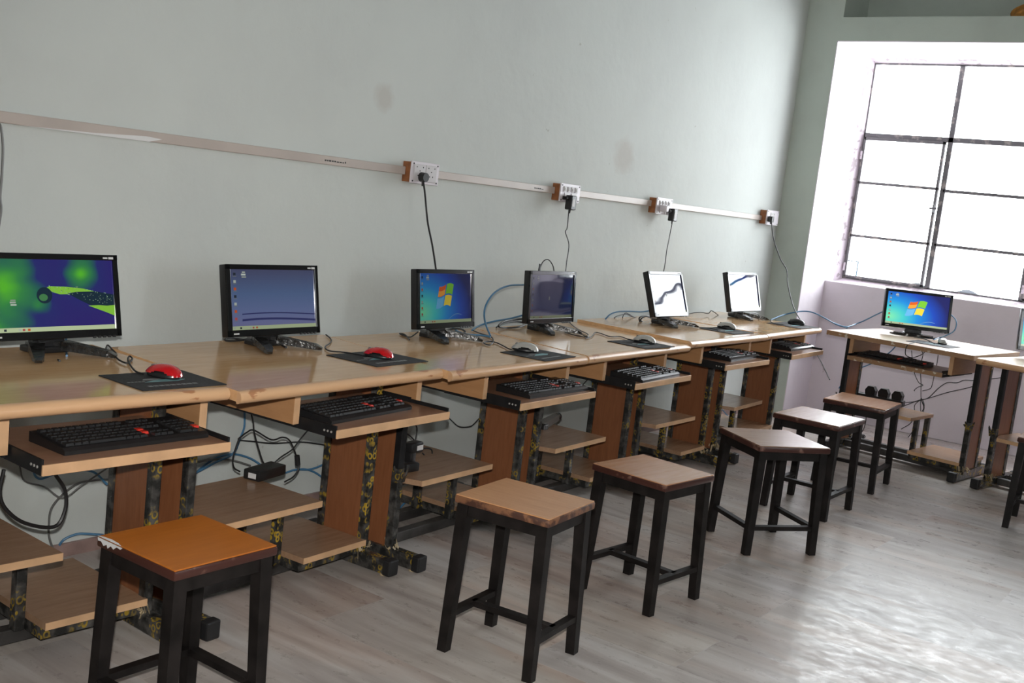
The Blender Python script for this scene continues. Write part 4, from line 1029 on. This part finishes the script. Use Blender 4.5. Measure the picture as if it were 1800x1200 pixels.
  ('power_cable', 'thick black cable looping low under the leftmost keyboard tray', 'black', 0.0055, [[-6.017,-0.42,0.463],[-6.025,-0.42,0.404],[-6.008,-0.42,0.353],[-5.948,-0.42,0.299],[-5.857,-0.42,0.271],[-5.826,-0.42,0.315],[-5.829,-0.42,0.374],[-5.863,-0.42,0.427]]),
  ('monitor_cable', 'grey cable sagging under the leftmost keyboard tray', 'grey', 0.0028, [[-5.733,-0.006,0.335],[-5.727,-0.029,0.291],[-5.672,-0.052,0.269],[-5.619,-0.074,0.229],[-5.57,-0.097,0.269],[-5.489,-0.12,0.326]]),
  ('monitor_cable', 'grey cable arching down behind the leftmost lower shelf', 'grey', 0.0035, [[-5.399,-0.006,0.243],[-5.478,-0.025,0.256],[-5.562,-0.044,0.255],[-5.645,-0.063,0.206],[-5.667,-0.082,0.149],[-5.669,-0.101,0.097],[-5.631,-0.12,-0.005]]),
  ('network_cable', 'blue network cable looping just below the leftmost keyboard tray', 'blue', 0.004, [[-5.674,-0.006,0.323],[-5.694,-0.025,0.31],[-5.682,-0.044,0.295],[-5.639,-0.063,0.312],[-5.581,-0.082,0.319],[-5.53,-0.101,0.31],[-5.49,-0.12,0.267]]),
  ('network_cable', 'blue network cable bending out beside the leftmost upper shelf', 'blue', 0.0042, [[-5.583,-0.006,0.036],[-5.569,-0.017,0.064],[-5.532,-0.028,0.078],[-5.502,-0.039,0.077],[-5.444,-0.05,0.065]]),
  ('network_cable', 'blue network cable dropping behind the second desk toward the floor cables', 'blue', 0.0042, [[-4.837,-0.006,0.43],[-4.84,-0.015,0.373],[-4.864,-0.024,0.332],[-4.898,-0.032,0.279],[-4.991,-0.041,0.256],[-5.089,-0.05,0.229]]),
  ('network_cable', 'blue network cable arching low behind the adapter box', 'blue', 0.0042, [[-5.061,-0.006,0.199],[-5.028,-0.013,0.233],[-4.967,-0.021,0.267],[-4.894,-0.028,0.275],[-4.824,-0.035,0.254],[-4.781,-0.043,0.229],[-4.757,-0.05,0.209]]),
  ('monitor_cable', 'grey cable bending beside the blue ones left of the adapter box', 'grey', 0.004, [[-5.083,-0.006,0.251],[-5.025,-0.017,0.262],[-4.946,-0.028,0.262],[-4.882,-0.039,0.247],[-4.824,-0.05,0.225]]),
  ('adapter_cable', 'black lead running from the second desk down to the adapter box', 'black', 0.003, [[-5.059,-0.3,0.505],[-5.046,-0.3,0.47],[-5.038,-0.3,0.435],[-5.01,-0.3,0.369],[-4.983,-0.3,0.317],[-4.959,-0.3,0.303]]),
  ('adapter_cable', 'black lead curving left of the adapter box and round its end', 'black', 0.003, [[-5.101,-0.3,0.425],[-5.114,-0.3,0.392],[-5.124,-0.3,0.349],[-5.115,-0.3,0.317],[-5.088,-0.3,0.3]]),
  ('usb_cable', 'black lead with a lump in it hanging over the adapter box', 'black', 0.003, [[-5.091,-0.28,0.412],[-5.055,-0.28,0.432],[-5.022,-0.28,0.437],[-4.938,-0.28,0.393],[-4.885,-0.28,0.396],[-4.846,-0.28,0.377],[-4.805,-0.28,0.311],[-4.789,-0.28,0.276],[-4.811,-0.28,0.239],[-4.856,-0.28,0.223]]),
  ('monitor_cable', 'black lead sagging across the wall under the second desk', 'black', 0.003, [[-4.858,-0.006,0.32],[-4.804,-0.015,0.312],[-4.695,-0.024,0.293],[-4.562,-0.032,0.285],[-4.475,-0.041,0.27],[-4.412,-0.05,0.255]]),
  ('adapter_cable', 'black lead slanting from the second tray to the adapter box', 'black', 0.0028, [[-4.76,-0.28,0.411],[-4.799,-0.28,0.376],[-4.833,-0.28,0.343],[-4.885,-0.28,0.321],[-4.928,-0.28,0.294]]),
  ('network_cable', 'blue network cable sweeping right from the adapter box to the desk leg', 'blue', 0.0042, [[-4.6,-0.006,0.155],[-4.555,-0.017,0.165],[-4.492,-0.028,0.16],[-4.44,-0.039,0.171],[-4.404,-0.05,0.191]]),
  ('network_cable', 'blue network cable bending down right of the adapter box', 'blue', 0.0042, [[-4.554,-0.006,0.159],[-4.513,-0.017,0.162],[-4.469,-0.028,0.148],[-4.434,-0.039,0.126],[-4.392,-0.05,0.09]]),
  ('network_cable', 'blue network cable tangled under the second upper shelf', 'blue', 0.0042, [[-4.831,-0.006,-0.04],[-4.824,-0.01,-0.005],[-4.792,-0.015,0.014],[-4.74,-0.019,0.029],[-4.714,-0.024,0.018],[-4.682,-0.028,-0.025],[-4.671,-0.032,0.001],[-4.626,-0.037,0.015],[-4.559,-0.041,0.013],[-4.517,-0.046,-0.013],[-4.548,-0.05,0.025]]),
  ('adapter_cable', 'black lead rising from the plug-top adapters on the third desk shelf', 'black', 0.003, [[-4.191,-0.3,0.393],[-4.161,-0.3,0.362],[-4.16,-0.3,0.321],[-4.168,-0.3,0.273]]),
  ('adapter_cable', 'black lead looped behind the plug-top adapters', 'black', 0.003, [[-4.262,-0.3,0.335],[-4.234,-0.3,0.346],[-4.196,-0.3,0.328],[-4.164,-0.3,0.302],[-4.18,-0.3,0.29],[-4.215,-0.3,0.288]]),
  ('adapter_cable', 'black lead looped to the right of the plug-top adapters', 'black', 0.003, [[-4.368,-0.5,0.338],[-4.325,-0.5,0.339],[-4.291,-0.5,0.327],[-4.286,-0.5,0.294],[-4.298,-0.5,0.282],[-4.325,-0.5,0.305],[-4.346,-0.5,0.321]]),
  ('monitor_cable', 'black lead sagging in a wave beneath the second tray corner', 'black', 0.003, [[-3.66,-0.006,0.307],[-3.635,-0.025,0.306],[-3.606,-0.044,0.279],[-3.571,-0.063,0.253],[-3.508,-0.082,0.253],[-3.482,-0.101,0.286],[-3.443,-0.12,0.336]]),
  ('monitor_cable', 'short black lead hooked behind the third desk leg', 'black', 0.003, [[-3.304,-0.006,0.347],[-3.324,-0.029,0.31],[-3.386,-0.052,0.288],[-3.432,-0.074,0.269],[-3.444,-0.097,0.255],[-3.442,-0.12,0.272]]),
  ('power_cable', 'black cable sagging under the third upper shelf', 'black', 0.0045, [[-4.218,-0.25,0.099],[-4.163,-0.25,0.084],[-4.105,-0.25,0.063],[-4.037,-0.25,0.043],[-3.981,-0.25,0.047],[-3.924,-0.25,0.052],[-3.836,-0.25,0.055],[-3.751,-0.25,0.089]]),
  ('network_cable', 'blue network cable arching over the floor under the third shelf', 'blue', 0.004, [[-4.224,-0.3,0.011],[-4.201,-0.3,0.032],[-4.167,-0.3,0.044],[-4.102,-0.3,0.038],[-4.034,-0.3,0.017],[-3.984,-0.3,-0.004]]),
  ('network_cable', 'blue network cable dropping behind the fourth desk', 'blue', 0.0042, [[-2.364,-0.006,0.405],[-2.331,-0.013,0.375],[-2.299,-0.021,0.32],[-2.281,-0.028,0.27],[-2.298,-0.035,0.215],[-2.312,-0.043,0.159],[-2.302,-0.05,0.076]]),
  ('usb_cable', 'short black lead slanting below the fourth desk front', 'black', 0.0026, [[-2.415,-0.006,0.365],[-2.418,-0.028,0.392],[-2.427,-0.05,0.411]]),
  ('network_cable', 'blue network cable slanting behind the sixth desk shelf', 'blue', 0.004, [[-0.721,-0.1,0.086],[-0.64,-0.1,0.044],[-0.551,-0.1,-0.003]]),
  ('power_cable', 'black cable dropping from the last row tray toward the window desk leg', 'black', 0.0035, [[-0.178,-0.5,0.521],[-0.238,-0.55,0.495],[-0.353,-0.62,0.47],[-0.484,-0.7,0.44],[-0.715,-0.806,0.433]]),
  ('network_cable', 'blue network cable curving down behind the window desk tray to the power strip', 'blue', 0.0042, [[0.05,-0.967,0.654],[0.05,-0.924,0.593],[0.05,-0.823,0.503],[0.05,-0.749,0.455],[0.05,-0.685,0.395],[0.05,-0.644,0.337],[0.05,-0.615,0.281]]),
  ('usb_cable', 'black lead draped over the front edge of the window desk', 'black', 0.0026, [[-0.845,-1.334,0.769],[-0.979,-1.339,0.769],[-1.02,-1.337,0.746],[-1.03,-1.343,0.709],[-0.98,-1.352,0.692],[-0.9,-1.359,0.687],[-0.85,-1.383,0.704],[-0.8,-1.389,0.721]]),
  ('monitor_cable', 'black lead hanging straight behind the window desk tray', 'black', 0.0026, [[0.1,-1.123,0.643],[0.1,-1.139,0.619],[0.1,-1.136,0.557],[0.1,-1.142,0.496],[0.1,-1.158,0.419],[0.1,-1.175,0.316],[0.1,-1.201,0.259],[0.1,-1.191,0.212],[0.1,-1.196,0.182]]),
  ('monitor_cable', 'second black lead hanging behind the window desk tray, bowing left', 'black', 0.0026, [[0.1,-1.06,0.632],[0.1,-1.072,0.581],[0.1,-1.1,0.488],[0.1,-1.14,0.424],[0.1,-1.173,0.409],[0.1,-1.142,0.389],[0.1,-1.12,0.363],[0.1,-1.125,0.359]]),
  ('monitor_cable', 'black lead hanging behind the right part of the window desk tray', 'black', 0.0026, [[0.1,-1.239,0.633],[0.1,-1.24,0.576],[0.1,-1.236,0.496],[0.1,-1.231,0.416],[0.1,-1.218,0.391],[0.1,-1.175,0.369]]),
  ('power_cable', 'black lead running across the alcove wall from the window desk leg to the power strip', 'black', 0.003, [[0.1,-1.515,0.507],[0.1,-1.475,0.501],[0.1,-1.428,0.493],[0.1,-1.39,0.468],[0.1,-1.326,0.456],[0.1,-1.275,0.406],[0.1,-1.22,0.329],[0.1,-1.156,0.298],[0.1,-1.053,0.237],[0.1,-0.939,0.232]]),
  ('power_cable', 'lower black lead crossing the alcove wall to the power strip', 'black', 0.003, [[0.12,-1.516,0.474],[0.12,-1.478,0.455],[0.12,-1.432,0.433],[0.12,-1.339,0.391],[0.12,-1.262,0.349],[0.12,-1.183,0.307],[0.12,-1.127,0.282],[0.12,-1.018,0.251],[0.12,-0.93,0.246]]),
  ('monitor_cable', 'black lead trailing down to the floor behind the window desk shelf', 'black', 0.0026, [[0.13,-1.168,0.307],[0.13,-1.197,0.255],[0.13,-1.185,0.199],[0.13,-1.165,0.312],[0.13,-1.196,0.258],[0.13,-1.157,0.149],[0.13,-1.156,0.098],[0.13,-1.123,0.025]]),
  ('monitor_cable', 'black lead bending right of the window desk shelf corner', 'black', 0.0026, [[0.06,-1.181,0.311],[0.06,-1.15,0.265],[0.06,-1.16,0.197],[0.06,-1.141,0.137],[0.06,-1.086,0.085]]),
  ('power_cable', 'black lead dropping behind the farthest stool and coiled on the floor', 'black', 0.0028, [[-0.3,-0.941,0.214],[-0.3,-0.949,0.147],[-0.25,-0.926,0.078],[-0.205,-0.89,0.02],[-0.261,-0.929,0.02],[-0.178,-0.926,0.02],[-0.114,-0.889,0.02],[-0.242,-0.903,0.02]]),
  ('network_cable', 'blue network cable hanging between the two window desks', 'blue', 0.0042, [[0.1,-1.515,0.481],[0.1,-1.538,0.491],[0.1,-1.562,0.514],[0.1,-1.582,0.54],[0.1,-1.597,0.572]]),
  ('monitor_cable', 'black lead running between the two window desks', 'black', 0.0026, [[0.12,-1.511,0.505],[0.12,-1.58,0.527],[0.12,-1.67,0.558],[0.12,-1.729,0.583],[0.12,-1.786,0.613]]),
  ('network_cable', 'blue network cable sagging under the right window desk', 'blue', 0.0042, [[0.0,-1.685,0.625],[0.0,-1.726,0.611],[0.0,-1.764,0.612],[0.0,-1.808,0.625],[-0.0,-1.842,0.649]])
]
MC = dict(black=M['cable_black'], blue=M['cable_blue'], grey=M['cable_grey'])
for (nm, lab, colr, r, pts) in CABLES:
    zf = r+.0008
    pts = [(p[0], min(p[1], -r-.001) if p[0] < 0 else p[1], max(p[2], zf)) for p in pts]
    if 'round plug' in lab or 'corner socket' in lab:
        t = thing(nm, lab, 'cable', pts[0])
        P = [Vector(p)-Vector(pts[0]) for p in pts]
        MB().tube(P, r).build('cord', MC[colr], t, True)
        yb = -.062-pts[0][1]
        if 'round plug' in lab:
            MB().cyl((0, yb, .016), (0, yb-.028, .016), .021, .019, n=24).build('plug', M['black'], t, True)
            MB().cyl((0, yb-.012, .0), (0, yb-.012, -.022), .007, .005).build('strain_relief', M['black'], t)
        else:
            MB().box(-.017, .017, yb-.035, yb, -.01, .03, bev=.006).build('plug', M['black'], t, True)
            MB().cyl((0, yb-.02, -.008), (0, yb-.02, -.025), .006, .004).build('strain_relief', M['black'], t)
    elif 'short black lead looping' in lab:
        t = thing(nm, lab, 'cable', pts[1])
        P = [Vector(p)-Vector(pts[1]) for p in pts]
        MB().tube(P, r).build('cord', MC[colr], t, True)
        MB().bar((0, 0, .012), (.0, 0, .05), .010, .007, .006, .005).build('connector', M['black'], t)
    elif 'lump' in lab:
        t = thing(nm, lab, 'cable', pts[6])
        P = [Vector(p)-Vector(pts[6]) for p in pts]
        MB().tube(P, r).build('cord', MC[colr], t, True)
        MB().cyl((0, 0, .006), (.008, 0, -.03), .010, .010, n=12).build('ferrite_lump', M['black'], t, True)
    else:
        o = MB().tube(pts, r).build(nm, MC[colr], None, True)
        tag(o, lab, 'cable')
